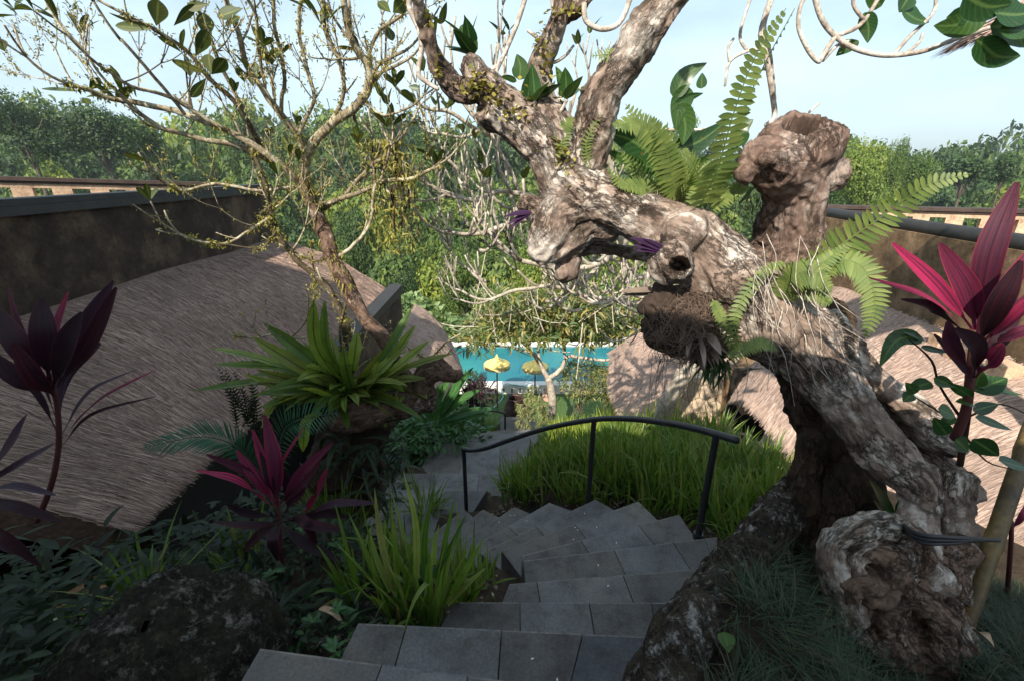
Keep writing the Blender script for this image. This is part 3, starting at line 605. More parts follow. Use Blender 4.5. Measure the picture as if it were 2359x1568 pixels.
# end wall with sloping coping where the roof steps down
lw2 = [(-2.62, 6.4), (-2.55, 9.75)]
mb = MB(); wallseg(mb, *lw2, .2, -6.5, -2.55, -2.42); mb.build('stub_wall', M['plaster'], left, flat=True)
mb = MB(); q = MB(); wallseg(mb, (-2.625, 6.36), (-2.545, 9.8), .28, -2.55, -2.47, -2.35); mb.build('stub_coping', M['cap'], left, flat=True)
low = thing('thatched_villa', 'smaller lower straw roof beyond the left villa, next to the pool', 'house', (-2.5, 11, -7.5), 'thatched villas')
fnL2 = bil([(-2.45, 7.6, -3.45), (-2.45, 9.9, -3.25), (-2.6, 12.4, -3.45)], [(-1.35, 8.2, -4.65), (-1.25, 10.3, -4.55), (-1.85, 12.3, -4.35)], .14, droop=.1, verge=.25)
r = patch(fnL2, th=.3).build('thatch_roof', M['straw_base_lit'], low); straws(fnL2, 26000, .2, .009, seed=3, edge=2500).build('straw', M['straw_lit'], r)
mb = MB(); wallseg(mb, (-1.75, 8.3), (-1.9, 12.2), .2, -8.8, -4.5, -4.5); mb.build('wall', M['plaster'], low, flat=True)
left['group'] = 'thatched villas'

# --- right villa
right = thing('thatched_villa', 'villa on the right with dappled pinkish straw roof and ochre parapet', 'house', (4.8, 5.5, -5), 'thatched villas')
fnR = bil([(5.35, 2.3, -1.98), (5.45, 4.5, -1.97), (6.05, 8.9, -1.93)], [(3.95, 2.0, -2.75), (3.55, 3.6, -3.02), (3.38, 4.6, -3.08), (3.62, 6.7, -3.16)], .2, droop=.12, verge=.3)
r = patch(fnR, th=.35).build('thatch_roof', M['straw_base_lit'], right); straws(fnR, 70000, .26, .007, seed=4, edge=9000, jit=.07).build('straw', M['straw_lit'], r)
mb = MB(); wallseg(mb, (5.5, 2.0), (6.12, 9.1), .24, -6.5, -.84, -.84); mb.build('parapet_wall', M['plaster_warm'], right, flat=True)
mb = MB(); tube(mb, [(5.5, 1.9, -.78), (6.13, 9.2, -.78)], [.105, .105], 10, n=10); mb.build('coping', M['cap'], right)
for (y, s) in ((4.9, .16), (4.4, .14), (5.3, .1), (3.6, .2)):
    mb = MB(); x = np.interp(y, [2.3, 4.5, 8.9], [5.35, 5.45, 6.05]) - .22; mb.box(x - s, x + s * .6, y - s * .7, y + s * .7, -2.15, -1.93 + s * .25); mb.build('roof_stone', M['limestone'], right, flat=True)
# gable and eave walls of cracked stone
mb = MB()
g1 = [P(1612, 862, 7.3), P(1722, 884, 7.0), P(1700, 1000, 6.9), P(1580, 975, 7.1)]
def quadwall(pts, th, depth_dir, name, mat, par):
    a = np.array(pts); b = a + np.array(depth_dir) * th; mb = MB(); n = len(a)
    mb.poly(np.vstack([a, b]), [list(range(n)), list(range(n, 2 * n))[::-1]] + [[i_, i_ + n, (i_ + 1) % n + n, (i_ + 1) % n] for i_ in range(n)]); return mb.build(name, mat, par, flat=True)
quadwall([(2.95, 7.2, -3.35), (3.62, 7.05, -3.35), (3.72, 7.0, -5.6), (2.55, 7.3, -5.6)], .35, (.1, 1, 0), 'gable_wall', M['crack'], right)
mb = MB(); mb.box(3.72, 4.6, 6.95, 7.0, -5.6, -3.1); mb.build('doorway', M['inside'], right, flat=True)  # solid near-black panel paints the shade of the open doorway
quadwall([(3.55, 5.2, -3.2), (4.0, 4.9, -3.2), (4.2, 4.8, -5.2), (3.35, 5.35, -5.2)], .5, (.3, 1, 0), 'stone_pier', M['crack'], right)
quadwall([(4.0, 2.3, -2.8), (4.02, 5.0, -3.1), (4.02, 5.0, -5.2), (4.0, 2.3, -4.8)], .2, (1, 0, 0), 'wall', M['plaster_warm'], right)
quadwall([(3.7, 7.2, -3.3), (6.0, 9.0, -2.2), (6.0, 9.0, -6.5), (3.7, 7.2, -6.5)], .2, (1, -1, 0), 'wall', M['plaster_warm'], right)
rlow = thing('thatched_villa', 'round-ended lower straw roof beside the pool in front of the cracked stone wall', 'house', (4, 10, -7.5), 'thatched villas')
fnR2 = bil([(4.3, 7.4, -3.3), (4.6, 9.2, -3.2), (4.4, 10.9, -3.45)], [(2.7, 7.0, -4.55), (2.25, 8.0, -4.75), (2.3, 9.6, -4.7), (2.65, 11.3, -4.15)], .22, droop=.15, verge=.35)
r = patch(fnR2, th=.35).build('thatch_roof', M['straw_base_lit'], rlow); straws(fnR2, 50000, .20, .007, seed=5, edge=4000, jit=.08).build('straw', M['straw_lit'], r)
mb = MB(); wallseg(mb, (3.0, 7.7), (3.1, 11), .2, -8.8, -4.6, -4.6); mb.build('wall', M['crack'], rlow, flat=True)

# --- open balustrades beyond
def balustrade(a, b, label, zt, n, mat=M['limestone']):
    t = thing('balustrade', label, 'balustrade', (*a[:2], zt[0] - 2.2), 'terrace balustrades of the villas')
    a = np.array(a, float); b = np.array(b, float); d = nrm(b - a); s = np.array([-d[1], d[0]])
    def bar(p0, p1, th, z0a, z0b, z1a, z1b, name, m):
        mb = MB(); ss = s * th * .5
        V = [(*(p0 - ss), z0a), (*(p0 + ss), z0a), (*(p1 + ss), z0b), (*(p1 - ss), z0b), (*(p0 - ss), z1a), (*(p0 + ss), z1a), (*(p1 + ss), z1b), (*(p1 - ss), z1b)]
        mb.add(V, [(3, 2, 1, 0), (4, 5, 6, 7), (0, 1, 5, 4), (1, 2, 6, 5), (2, 3, 7, 6), (3, 0, 4, 7)]); mb.build(name, m, t, flat=True)
    za, zb = zt
    bar(a, b, .42, za - .07, zb - .07, za, zb, 'top_beam', M['beam'])
    bar(a, b, .36, za - .11, zb - .11, za - .074, zb - .074, 'ledge', M['beam'])
    bar(a, b, .30, za - .20, zb - .20, za - .114, zb - .114, 'lintel', mat)
    bar(a, b, .30, za - 2.4, zb - 2.4, za - .56, zb - .56, 'base_wall', mat)
    Lt = np.linalg.norm(b - a); m = n
    for k in range(m + 1):
        f0 = (k + .0) / (m + .5); f1 = f0 + .52 / (m + .5); p0 = a + (b - a) * f0; p1 = a + (b - a) * min(f1, 1); z0 = za + (zb - za) * f0; z1 = za + (zb - za) * f1
        bar(p0, p1, .296, z0 - .565, z1 - .565, z0 - .198, z1 - .198, 'pillar', mat)
balustrade((-10.6, 8.6), (-6.75, 11.55), 'pale stone balustrade with square openings behind the left parapet wall', (-.06, -.29), 8)
balustrade((7.2, 11.8), (10.9, 9.0), 'pale stone balustrade with square openings behind the right parapet', (-.80, -.72), 8)

# --- pavilion eave corner at top right, and an unseen roof added behind for shade
pav = thing('thatched_pavilion', 'straw eave corner hanging into the upper right corner behind big leaves', 'house', (3.5, 2.0, -2))
fnP = bil([(4.4, 2.0, 1.7), (4.6, 3.4, 1.7)], [(2.50, 2.1, .78), (2.52, 2.9, .72)], .06, droop=.06)
r = patch(fnP, th=.08).build('thatch_roof', M['straw_base'], pav); straws(fnP, 6000, .3, .010, seed=6, edge=7000, jit=.25).build('straw', M['straw_lit'], r)
mb = MB(); tube(mb, [(4.4, 2.7, -3), (4.4, 2.7, 1.5)], [.09, .09], 10); mb.build('post', M['pole'], pav)
hou = thing('shade_house', 'unseen thatched roof and wall added behind the viewpoint to cast shade', 'house', (-3, -5, -2))  # unseen house, added to shade the foreground and block sky light
mb = MB(); mb.box(-16, .6, -9, -2.4, -2.4, .4); mb.build('wall', M['plaster_warm'], hou, flat=True)
VG = [(1.55, .75), (.9, 1.15), (.5, 1.40), (0, 1.6), (-1.2, 2.08), (-3.1, 2.55), (-3.5, 2.8), (-5, 4.2), (-7, 6.25), (-9, 6.3), (-14, 5.5)]  # verge heights shaped to set where the shadow edge falls
fnH = bil([(x, -9, z + 1.2) for x, z in VG], [(x, -.62, z) for x, z in VG], .02)
patch(fnH, 8, 30, .2).build('thatch_roof', M['straw_base'], hou)

# ------------------------------------------------------------------ the big old frangipani
def remesh(ob, vox, smooth=2, sub=None):
    m = ob.modifiers.new('r', 'REMESH'); m.mode = 'VOXEL'; m.voxel_size = vox; m.use_smooth_shade = True
    if smooth: s = ob.modifiers.new('s', 'SMOOTH'); s.iterations = smooth; s.factor = .6
    dg = bpy.context.evaluated_depsgraph_get(); ev = ob.evaluated_get(dg); me = bpy.data.meshes.new_from_object(ev)
    old = ob.data; ob.modifiers.clear(); ob.data = me; bpy.data.meshes.remove(old)
    me.polygons.foreach_set('use_smooth', np.ones(len(me.polygons), bool)); return ob
def getV(ob):
    n = len(ob.data.vertices); a = np.empty(n * 3, np.float32); ob.data.vertices.foreach_get('co', a); b = np.empty(n * 3, np.float32); ob.data.vertices.foreach_get('normal', b)
    return a.reshape(-1, 3).astype(float), b.reshape(-1, 3).astype(float)
def setV(ob, V): ob.data.vertices.foreach_set('co', V.astype(np.float32).ravel()); ob.data.update()
def grain(X):
    C_ = np.vstack([l[0] for l in LIMBS]); U_ = np.vstack([l[1] for l in LIMBS]); W_ = np.vstack([l[2] for l in LIMBS]); S_ = np.concatenate([l[3] + 3.7 * k for k, l in enumerate(LIMBS)]); R_ = np.concatenate([l[4] for l in LIMBS]); T_ = np.cross(W_, U_) * -1
    out = np.empty_like(X)
    for a in range(0, len(X), 4000):
        x = X[a:a + 4000]; d = np.linalg.norm(x[:, None] - C_[None], axis=2) / (R_[None] + .03); i = d.argmin(1); q = x - C_[i]; t = nrm(np.cross(U_[i], W_[i])); al = (q * t).sum(1)
        out[a:a + 4000] = np.column_stack([(S_[i] + al) * .46, (q * U_[i]).sum(1), (q * W_[i]).sum(1)])
    return out
def roughen(ob, amp=.014, sc=6, seed=0, holes=(), folds=()):
    o = worldloc(ob.parent); V, Nn = getV(ob); X = V + o; Gr = grain(X); at_ = ob.data.attributes.new('grain', 'FLOAT_VECTOR', 'POINT'); at_.data.foreach_set('vector', Gr.astype(np.float32).ravel())
    d = amp * fbm(X, sc, 4, seed, .55) + amp * .7 * (1 - np.abs(fbm(Gr, sc * 3.0, 3, seed + 7))) ** 3 - amp * 1.2 * np.clip(fbm(Gr, sc * 2.2, 3, seed + 20) - .25, 0, 1)
    for c, dr, Rr, dp, rim in holes:
        q = X - c; r = np.linalg.norm(q - (q @ dr)[:, None] * dr * .75, axis=1) / Rr
        f = -dp * np.clip(1 - r ** 2, 0, 1) ** .8 + rim * np.exp(-((r - 1.12) / .22) ** 2)
        facing = np.clip((Nn @ dr) * 2 + .3, 0, 1)
        V = V + dr * (f * facing)[:, None]
    for c, dr, fr, am, Rf in folds:     # concentric wood folds
        q = X - c; r = np.linalg.norm(q, axis=1); w = np.exp(-(r / Rf) ** 4); d = d + am * np.sin(r * fr + 3 * fbm(X, 4, 2, 5)) * w
    setV(ob, V + Nn * d[:, None])
def limb(mb, L, sides=14, wob=.012, seed=0, vis=1.0):
    """L: (px, py, half width px, Y)"""
    pts = [P(a, b, Y) for a, b, r_, Y in L]; rr = [rad(r_, a, b, Y) * vis for a, b, r_, Y in L]
    tube(mb, pts, rr, sides, n=(len(L) - 1) * 7 + 1, wob=wob, seed=seed)
def knob(mb, px, py, r, Y, sq=(1, 1, 1)):
    c = P(px, py, Y); rr = rad(r, px, py, Y); n = 12; th = np.linspace(0.02, math.pi - .02, n); ph = np.linspace(0, 2 * math.pi, 16, endpoint=False)
    V = np.stack([np.sin(th)[:, None] * np.cos(ph), np.sin(th)[:, None] * np.sin(ph), np.cos(th)[:, None] * np.ones(16)], -1) * rr * np.array(sq) + c
    i = np.arange(n - 1)[:, None] * 16; j = np.arange(16)[None]; j2 = (j + 1) % 16
    mb.add(V.reshape(-1, 3), np.stack([i + j, i + 16 + j, i + 16 + j2, i + j2], -1).reshape(-1, 4)); mb.poly(V[0], [list(range(16))]); mb.poly(V[-1], [list(range(16))[::-1]])

old = thing('frangipani_tree', 'huge gnarled old frangipani with cracked bark leaning over the steps on the right', 'tree', (1.75, 1.7, -1.9))
LIMBS = []; mb = MB()
limb(mb, [(1890, 800, 60, 2.15), (1830, 775, 88, 2.12), (1735, 700, 88, 2.15), (1650, 610, 80, 2.2), (1590, 555, 68, 2.25), (1490, 512, 54, 2.35), (1390, 465, 60, 2.45), (1320, 425, 68, 2.52), (1300, 390, 58, 2.55)])
knob(mb, 1575, 540, 52, 2.17); knob(mb, 1690, 645, 72, 2.12); knob(mb, 1760, 760, 70, 2.05)
limb(mb, [(1330, 430, 64, 2.52), (1350, 340, 52, 2.5), (1370, 270, 44, 2.47), (1395, 200, 43, 2.43), (1445, 120, 42, 2.4), (1500, 40, 43, 2.35), (1570, -60, 42, 2.3), (1650, -200, 36, 2.1)], seed=3)
limb(mb, [(1315, 400, 50, 2.5), (1292, 320, 38, 2.5), (1250, 240, 29, 2.52), (1240, 170, 25, 2.55), (1262, 110, 23, 2.55), (1290, 40, 22, 2.5), (1310, -50, 21, 2.45), (1330, -180, 20, 2.3)], seed=4)
limb(mb, [(1290, 45, 14, 2.5), (1325, 28, 13, 2.5), (1350, 5, 13, 2.45), (1400, -40, 11, 2.4)], seed=5)
limb(mb, [(1300, 410, 52, 2.52), (1240, 320, 40, 2.5), (1180, 245, 33, 2.5), (1125, 195, 30, 2.5), (1092, 160, 24, 2.5), (1084, 145, 21, 2.5)], seed=6)
limb(mb, [(1110, 205, 24, 2.5), (1065, 213, 22, 2.52), (1020, 178, 21, 2.5), (992, 110, 19, 2.45), (972, 40, 18, 2.4), (962, -50, 17, 2.3), (950, -160, 15, 2.2)], seed=7)
limb(mb, [(1285, 420, 45, 2.55), (1230, 350, 32, 2.52), (1170, 290, 29, 2.5), (1130, 262, 30, 2.48), (1116, 250, 30, 2.48)], seed=8)
limb(mb, [(1370, 470, 60, 2.5), (1300, 490, 60, 2.5), (1268, 540, 54, 2.48), (1250, 582, 42, 2.46), (1240, 600, 30, 2.45)], seed=9)
limb(mb, [(1400, 500, 60, 2.5), (1340, 520, 52, 2.5), (1300, 555, 42, 2.48), (1275, 575, 30, 2.47)], seed=9)
limb(mb, [(1340, 530, 40, 2.55), (1312, 585, 28, 2.52), (1300, 635, 25, 2.5)], seed=10)
limb(mb, [(1320, 570, 16, 2.6), (1390, 570, 15, 2.6), (1440, 580, 13, 2.55), (1540, 590, 20, 2.4)], seed=11)
limb(mb, [(1240, 480, 22, 2.5), (1215, 465, 20, 2.5), (1200, 470, 16, 2.48)], seed=12)
# lower straps that run down to the right
limb(mb, [(1790, 730, 60, 2.1), (1860, 835, 62, 2.02), (1960, 950, 56, 1.9), (2055, 1060, 50, 1.75), (2115, 1110, 44, 1.66), (2135, 1150, 34, 1.62)], seed=13)
limb(mb, [(1880, 770, 70, 2.2), (1970, 840, 36, 2.1), (2070, 925, 34, 1.98), (2155, 1005, 34, 1.85), (2215, 1035, 30, 1.8)], seed=14)
limb(mb, [(1900, 860, 40, 2.2), (2010, 925, 22, 2.12), (2115, 1030, 24, 1.95), (2195, 1100, 34, 1.8), (2235, 1145, 30, 1.72)], seed=15)
# dark pillar to the ground
# joins to the burl
limb(mb, [(2110, 1080, 40, 1.72), (2112, 1180, 40, 1.62), (2105, 1260, 52, 1.5), (2090, 1330, 90, 1.42)], seed=18)
limb(mb, [(2200, 1090, 40, 1.75), (2185, 1190, 36, 1.65), (2195, 1280, 50, 1.52), (2190, 1360, 50, 1.45)], seed=19)
knob(mb, 1545, 605, 46, 2.02)
tr = mb.build('trunk', M['bark'], old); remesh(tr, .0105, 2)
hd = nrm(-P(1560, 612, 2.0) + np.array([-.1, 0, -.1]))
roughen(tr, .017, 5.5, 0, holes=[(P(1562, 612, 1.97), hd, .040, .15, .028), (P(1118, 250, 2.44), nrm([-1, -.4, .1]), .05, .03, .008), (P(1085, 140, 2.46), nrm([-.3, -.5, .8]), .04, .03, .01)])
LIMBS = []; mb = MB()
limb(mb, [(1850, 740, 80, 2.35), (1880, 830, 88, 2.32), (1905, 950, 76, 2.25), (1925, 1060, 74, 2.2), (1905, 1160, 88, 2.1), (1880, 1260, 110, 2.0), (1860, 1330, 130, 1.95)], seed=16)
limb(mb, [(1960, 960, 60, 2.2), (1960, 1060, 58, 2.12), (1950, 1160, 66, 2.05), (1960, 1260, 80, 1.95)], seed=17)
limb(mb, [(1870, 1010, 30, 2.15), (1850, 1100, 30, 2.08), (1830, 1190, 36, 2.0), (1800, 1260, 40, 1.95)], seed=21)
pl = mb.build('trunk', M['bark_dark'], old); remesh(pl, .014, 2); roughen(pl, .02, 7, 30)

LIMBS = []; mb = MB()   # hollow cut stump
limb(mb, [(1800, 640, 60, 2.4), (1815, 575, 78, 2.35), (1818, 510, 62, 2.3), (1822, 460, 60, 2.27), (1830, 400, 76, 2.25), (1842, 340, 88, 2.25), (1848, 305, 76, 2.28)])
limb(mb, [(1830, 410, 58, 2.22), (1780, 375, 58, 2.15), (1742, 352, 44, 2.08)], seed=2); limb(mb, [(1780, 330, 46, 2.2), (1830, 300, 44, 2.26), (1870, 295, 38, 2.3)], seed=5)
knob(mb, 1912, 400, 38, 2.25); knob(mb, 1905, 340, 30, 2.28); knob(mb, 1720, 395, 24, 2.08)
st = mb.build('cut_stump', M['stump'], old); remesh(st, .0095, 2)
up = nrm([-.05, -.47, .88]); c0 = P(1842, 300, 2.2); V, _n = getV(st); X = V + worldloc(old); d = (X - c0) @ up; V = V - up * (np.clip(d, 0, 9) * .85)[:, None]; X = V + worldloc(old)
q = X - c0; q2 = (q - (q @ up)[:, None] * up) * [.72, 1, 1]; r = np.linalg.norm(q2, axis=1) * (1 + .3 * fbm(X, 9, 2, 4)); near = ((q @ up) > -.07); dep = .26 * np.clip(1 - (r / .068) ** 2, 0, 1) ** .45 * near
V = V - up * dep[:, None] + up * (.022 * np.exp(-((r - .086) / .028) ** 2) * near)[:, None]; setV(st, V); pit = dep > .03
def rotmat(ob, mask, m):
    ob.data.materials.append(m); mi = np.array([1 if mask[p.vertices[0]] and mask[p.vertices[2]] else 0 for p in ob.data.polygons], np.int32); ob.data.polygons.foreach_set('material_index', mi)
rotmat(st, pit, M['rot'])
up = nrm([-.05, -.55, .8])
roughen(st, .020, 7, 50, holes=[(P(1740, 345, 2.0), nrm([-.6, -.8, .1]), .030, .02, .006), (P(1722, 330, 2.02), nrm([-.6, -.8, .3]), .022, .03, .006)],
        folds=[(P(1770, 380, 2.05), None, 130, .0045, .16)])

LIMBS = []; mb = MB()   # swirling burl at the foot
limb(mb, [(2075, 1228, 34, 1.42), (2010, 1210, 33, 1.37), (1952, 1230, 32, 1.34), (1926, 1285, 32, 1.31), (1938, 1355, 34, 1.29), (1965, 1425, 36, 1.28), (2010, 1480, 36, 1.28), (2080, 1525, 36, 1.30)])
rim = mb.build('burl_rim', M['bark_pale'], old); remesh(rim, .0075, 1); roughen(rim, .013, 10, 70); mb = MB()
limb(mb, [(2070, 1240, 60, 1.5), (2060, 1330, 105, 1.45), (2080, 1420, 120, 1.42), (2090, 1520, 110, 1.4), (2090, 1620, 120, 1.4)], seed=3)
limb(mb, [(2010, 1350, 26, 1.27), (1970, 1340, 22, 1.24), (1960, 1375, 20, 1.23)], seed=4)
limb(mb, [(2070, 1270, 26, 1.33), (2055, 1300, 26, 1.3), (2060, 1350, 24, 1.28), (2130, 1400, 22, 1.28), (2170, 1450, 20, 1.28), (2150, 1500, 20, 1.26), (2080, 1520, 20, 1.24)], seed=5)
limb(mb, [(2130, 1290, 55, 1.5), (2190, 1270, 48, 1.48), (2225, 1265, 36, 1.46)], seed=6); limb(mb, [(2205, 1290, 40, 1.5), (2190, 1390, 40, 1.42), (2170, 1500, 36, 1.36), (2150, 1600, 34, 1.34)], seed=7)
knob(mb, 2110, 1400, 80, 1.36); knob(mb, 2050, 1470, 60, 1.3); knob(mb, 2005, 1290, 84, 1.38); knob(mb, 1995, 1380, 76, 1.34); knob(mb, 2040, 1460, 72, 1.32); knob(mb, 2080, 1260, 56, 1.42); limb(mb, [(2060, 1290, 22, 1.30), (1995, 1265, 18, 1.285), (1965, 1310, 18, 1.27), (1985, 1360, 20, 1.26), (2050, 1370, 24, 1.26)], seed=8); limb(mb, [(2130, 1300, 24, 1.36), (2110, 1240, 20, 1.36), (2075, 1250, 18, 1.34)], seed=9); knob(mb, 2150, 1330, 60, 1.42)
bu = mb.build('burl', M['burl'], old); remesh(bu, .0075, 1)
cdir = nrm(-P(2050, 1350, 1.3)); cd2 = nrm(-P(2090, 1450, 1.3))
roughen(bu, .014, 9, 80, holes=[(P(2090, 1450, 1.24), cd2, .075, .05, .010)], folds=[(P(2080, 1450, 1.2), None, 120, .007, .2), (P(2010, 1290, 1.25), None, 100, .006, .15)])

LIMBS = None
# thin upper branches, and the crown above the frame that dapples the right roof
rs = np.random.default_rng(11); mb = MB(); tips = []
def tl(mb, L, Y, r0, r1, sides=7, tipl=None):
    if np.isscalar(Y): Y = [Y] * len(L)
    pts = [P(a, b, y) for (a, b), y in zip(L, Y)]; tube(mb, pts, np.linspace(r0, r1, len(L)), sides, wob=.004); 
    if tipl is not None: tipl.append((pts[-1], nrm(pts[-1] - pts[-2])))
    return pts
t2 = []
tl(mb, [(960, -30), (940, 10), (965, 70), (972, 120), (965, 170), (985, 190), (1010, 205)], 2.5, .014, .010)
tl(mb, [(1215, -20), (1190, 60), (1150, 150), (1130, 180), (1090, 130)], 2.6, .012, .008, tipl=t2)
tl(mb, [(1150, 150), (1120, 168), (1105, 155), (1085, 110)], 2.6, .010, .008, tipl=t2)
tl(mb, [(1238, 130), (1270, 145), (1300, 130), (1320, 105)], 2.55, .010, .006)
tl(mb, [(1235, 85), (1215, 70)], 2.55, .010, .007); tl(mb, [(1345, 10), (1350, 50), (1385, 68), (1425, 55), (1450, 0), (1455, -30)], 2.4, .012, .012)
tl(mb, [(1270, -20), (1275, 60), (1262, 100)], 2.5, .012, .012)
tl(mb, [(1140, 200), (1150, 140)], 2.5, .007, .006); tl(mb, [(1145, 240), (1165, 225), (1195, 262), (1215, 240)], 2.5, .010, .006, tipl=t2)
tl(mb, [(1190, 290), (1220, 260), (1232, 235)], 2.45, .009, .007, tipl=t2); tl(mb, [(1290, 260), (1305, 230)], 2.45, .009, .007, tipl=t2)
# right side, hanging in from above
br = MB(); t3 = []
tl(br, [(1765, 290), (1785, 270), (1782, 220), (1765, 140), (1752, 80), (1775, 0), (1800, -60)], [2.5] * 7, 0.0122, 0.0147)
tl(br, [(1785, 230), (1775, 130), (1760, 60), (1790, -30)], 2.9, 0.0098, 0.0098)
tl(br, [(1755, 115), (1720, 120), (1680, 145), (1668, 200)], 2.5, 0.0092, 0.0061); tl(br, [(1680, 145), (1678, 110), (1690, 90)], 2.5, 0.0073, 0.0061)
tl(br, [(1720, 120), (1705, 90), (1710, 50), (1735, -20)], 2.5, 0.0080, 0.0067)
tl(br, [(1868, -30), (1890, 40), (1925, 85), (1975, 115), (2040, 128), (2120, 120), (2190, 95), (2260, 70), (2330, 50)], 2.1, 0.0104, 0.0086, tipl=t3)
tl(br, [(1925, 85), (1895, 130), (1885, 142), (1860, 115), (1840, 70), (1842, 20), (1860, -20)], 2.1, 0.0098, 0.0073)
tl(br, [(1895, 140), (1930, 105), (1945, 108), (1955, 95)], 2.12, 0.0073, 0.0049); tl(br, [(1925, 85), (1980, 60), (2020, 0), (2040, -40)], 2.1, 0.0086, 0.0073, tipl=t3)
tl(br, [(1990, 45), (1965, 10), (1970, -40)], 2.1, 0.0073, 0.0061); tl(br, [(2060, 125), (2100, 80), (2150, 30), (2155, -20)], 2.1, 0.0073, 0.0061, tipl=t3)
tl(br, [(2090, 122), (2115, 100), (2125, 78)], 2.1, 0.0061, 0.0055); tl(br, [(1850, 272), (1870, 255), (1888, 240)], 2.5, 0.0067, 0.0055)
tl(br, [(1612, 310), (1570, 280), (1560, 250), (1558, 230)], 3.0, 0.0061, 0.0049); tl(br, [(1500, 300), (1580, 300), (1640, 295), (1680, 270)], 3.2, 0.0110, 0.0086)
build_pieces(mb, 'branch', M['twig'], old); build_pieces(br, 'branch', M['twig'], old)
mb = MB(); lv = MB(); tt = []
for (x, y, Yb, dx) in ((1600, -120, 2.2, (.5, -.3, .9)), (1640, -200, 2.1, (-.3, .2, 1)), (1325, -180, 2.3, (-.2, -.6, .9)), (950, -160, 2.2, (-.6, -.3, .7)), (1400, -60, 2.4, (.3, .1, 1)), (1800, -60, 2.5, (.6, -.1, .8)), (1860, -40, 2.1, (.4, -.5, .8)), (2040, -50, 2.1, (.3, -.4, 1)), (1700, -150, 2.2, (.8, -.8, .6))):
    mb = MB(); frangi(mb, P(x, y, Yb), dx, .42, .022, 3, tt, rs, .45, .75, 6); mb.build('branch', M['twig'], old)
def rosette(mb, p, d, n, L, W, rs, spread=1.0, droop=.5, prof='obov', fold=.25, jit=.3):
    d = nrm(d); s = nrm(np.cross(d, [.31, .2, .9])); w = np.cross(d, s)
    a = np.arange(n) * 2.4 + rs.uniform(0, 6); e = rs.uniform(.5, 1.0, n) * spread
    D = d + (s * np.cos(a)[:, None] + w * np.sin(a)[:, None]) * e[:, None] + rs.normal(0, jit * .3, (n, 3))
    ribbons(mb, np.repeat([p], n, 0), D, L * rs.uniform(.6, 1.15, n), W * rs.uniform(.75, 1.15, n), rs.uniform(.1, droop, n), 7, prof, fold, rs.normal(0, .4, n))
for p, d in tt:
    if rs.random() < .8: rosette(lv, p, d, rs.integers(4, 8), .22, .075, rs)
for p, d in t2: rosette(lv, p, d, 4, .17, .07, rs, .9, .4, 'ovate')
for p, d in t3: rosette(lv, p, d, 5, .19, .065, rs, 1.0, .5, 'ovate')
def L2(mb, a, b, w, Y, Y2=None, prof='ovate', bow=(0, 0), **k):
    """leaf between two picture points at distance Y, bowed sideways by bow (px)"""
    Y2 = Y if Y2 is None else Y2; m = ((a[0] + b[0]) / 2 + bow[0], (a[1] + b[1]) / 2 + bow[1])
    pleaf(mb, [P(*a, Y), P(*m, (Y + Y2) / 2 - k.pop('lift', 0)), P(*b, Y2)], rad(w, *m, (Y + Y2) / 2), prof, **k)
for a, b, w, Y, bw in [((1060, 60), (1083, 85), 22, 2.6, (0, 0)), ((1195, 185), (1190, 125), 38, 2.5, (6, 0)), ((1190, 188), (1150, 178), 14, 2.5, (0, -4)), ((1220, 270), (1212, 200), 34, 2.5, (8, 0)), ((1225, 275), (1300, 235), 24, 2.5, (0, -6)), ((1275, 300), (1290, 228), 30, 2.6, (10, 0)), ((1120, 235), (1115, 290), 30, 2.5, (-6, 0)),
                    ((965, 205), (940, 200), 14, 2.6, (0, 0)), ((1640, 110), (1590, 235), 0, 2.6, (0, 0)), ((1595, 210), (1555, 305), 46, 2.5, (-10, -20)), ((1600, 180), (1545, 225), 0, 2.5, (0, 0)),
                    ((1552, 228), (1628, 145), 40, 2.5, (-12, -10)), ((1560, 240), (1572, 335), 46, 2.5, (12, 0)), ((1548, 250), (1620, 215), 20, 2.5, (0, -6)), ((1615, 205), (1617, 168), 22, 2.5, (0, 0)), ((1520, 370), (1395, 305), 60, 2.6, (0, -12)), ((1530, 395), (1390, 345), 30, 2.55, (0, 4)), ((1540, 350), (1680, 275), 46, 2.6, (0, 14)), ((1545, 395), (1650, 350), 30, 2.5, (0, 10)),
                    ((1700, 340), (1735, 275), 40, 2.5, (-12, -6)), ((1640, 470), (1740, 430), 34, 2.6, (0, 10)), ((1620, 430), (1720, 400), 26, 2.6, (0, -8)),
                    ((2075, 20), (2140, 52), 42, 2.1, (0, 8)), ((2060, 0), (2110, 60), 0, 2.1, (0, 0)), ((1990, 30), (1998, 100), 34, 2.1, (6, 0)), ((1985, 50), (1930, 75), 0, 2.1, (0, 0)), ((1960, 90), (1925, 130), 36, 2.15, (8, 0)), ((2030, 15), (1990, -20), 30, 2.1, (0, 0)), ((2095, -10), (2070, 30), 40, 2.1, (0, 0)),
                    ((2270, 20), (2150, 60), 60, 2.0, (0, 16)), ((2280, 60), (2360, 110), 66, 1.95, (10, -14)), ((2290, 30), (2400, 20), 60, 1.9, (0, 10)), ((2220, -10), (2330, 10), 60, 1.9, (0, 16)), ((2250, 90), (2350, 130), 50, 1.95, (-4, 20)), ((2180, 40), (2240, 20), 40, 2.0, (0, 10)), ((2300, 70), (2400, 60), 44, 1.9, (0, 6))]:
    if w: L2(lv, a, b, w * 1.05, Y, bow=bw, prof='ovate', face=nrm(nrm(-P(*a, Y)) + np.array([rng.normal(0, .25), 0, rng.normal(.2, .3)])))
lv.build('leaves', M['bigleaf'], old)
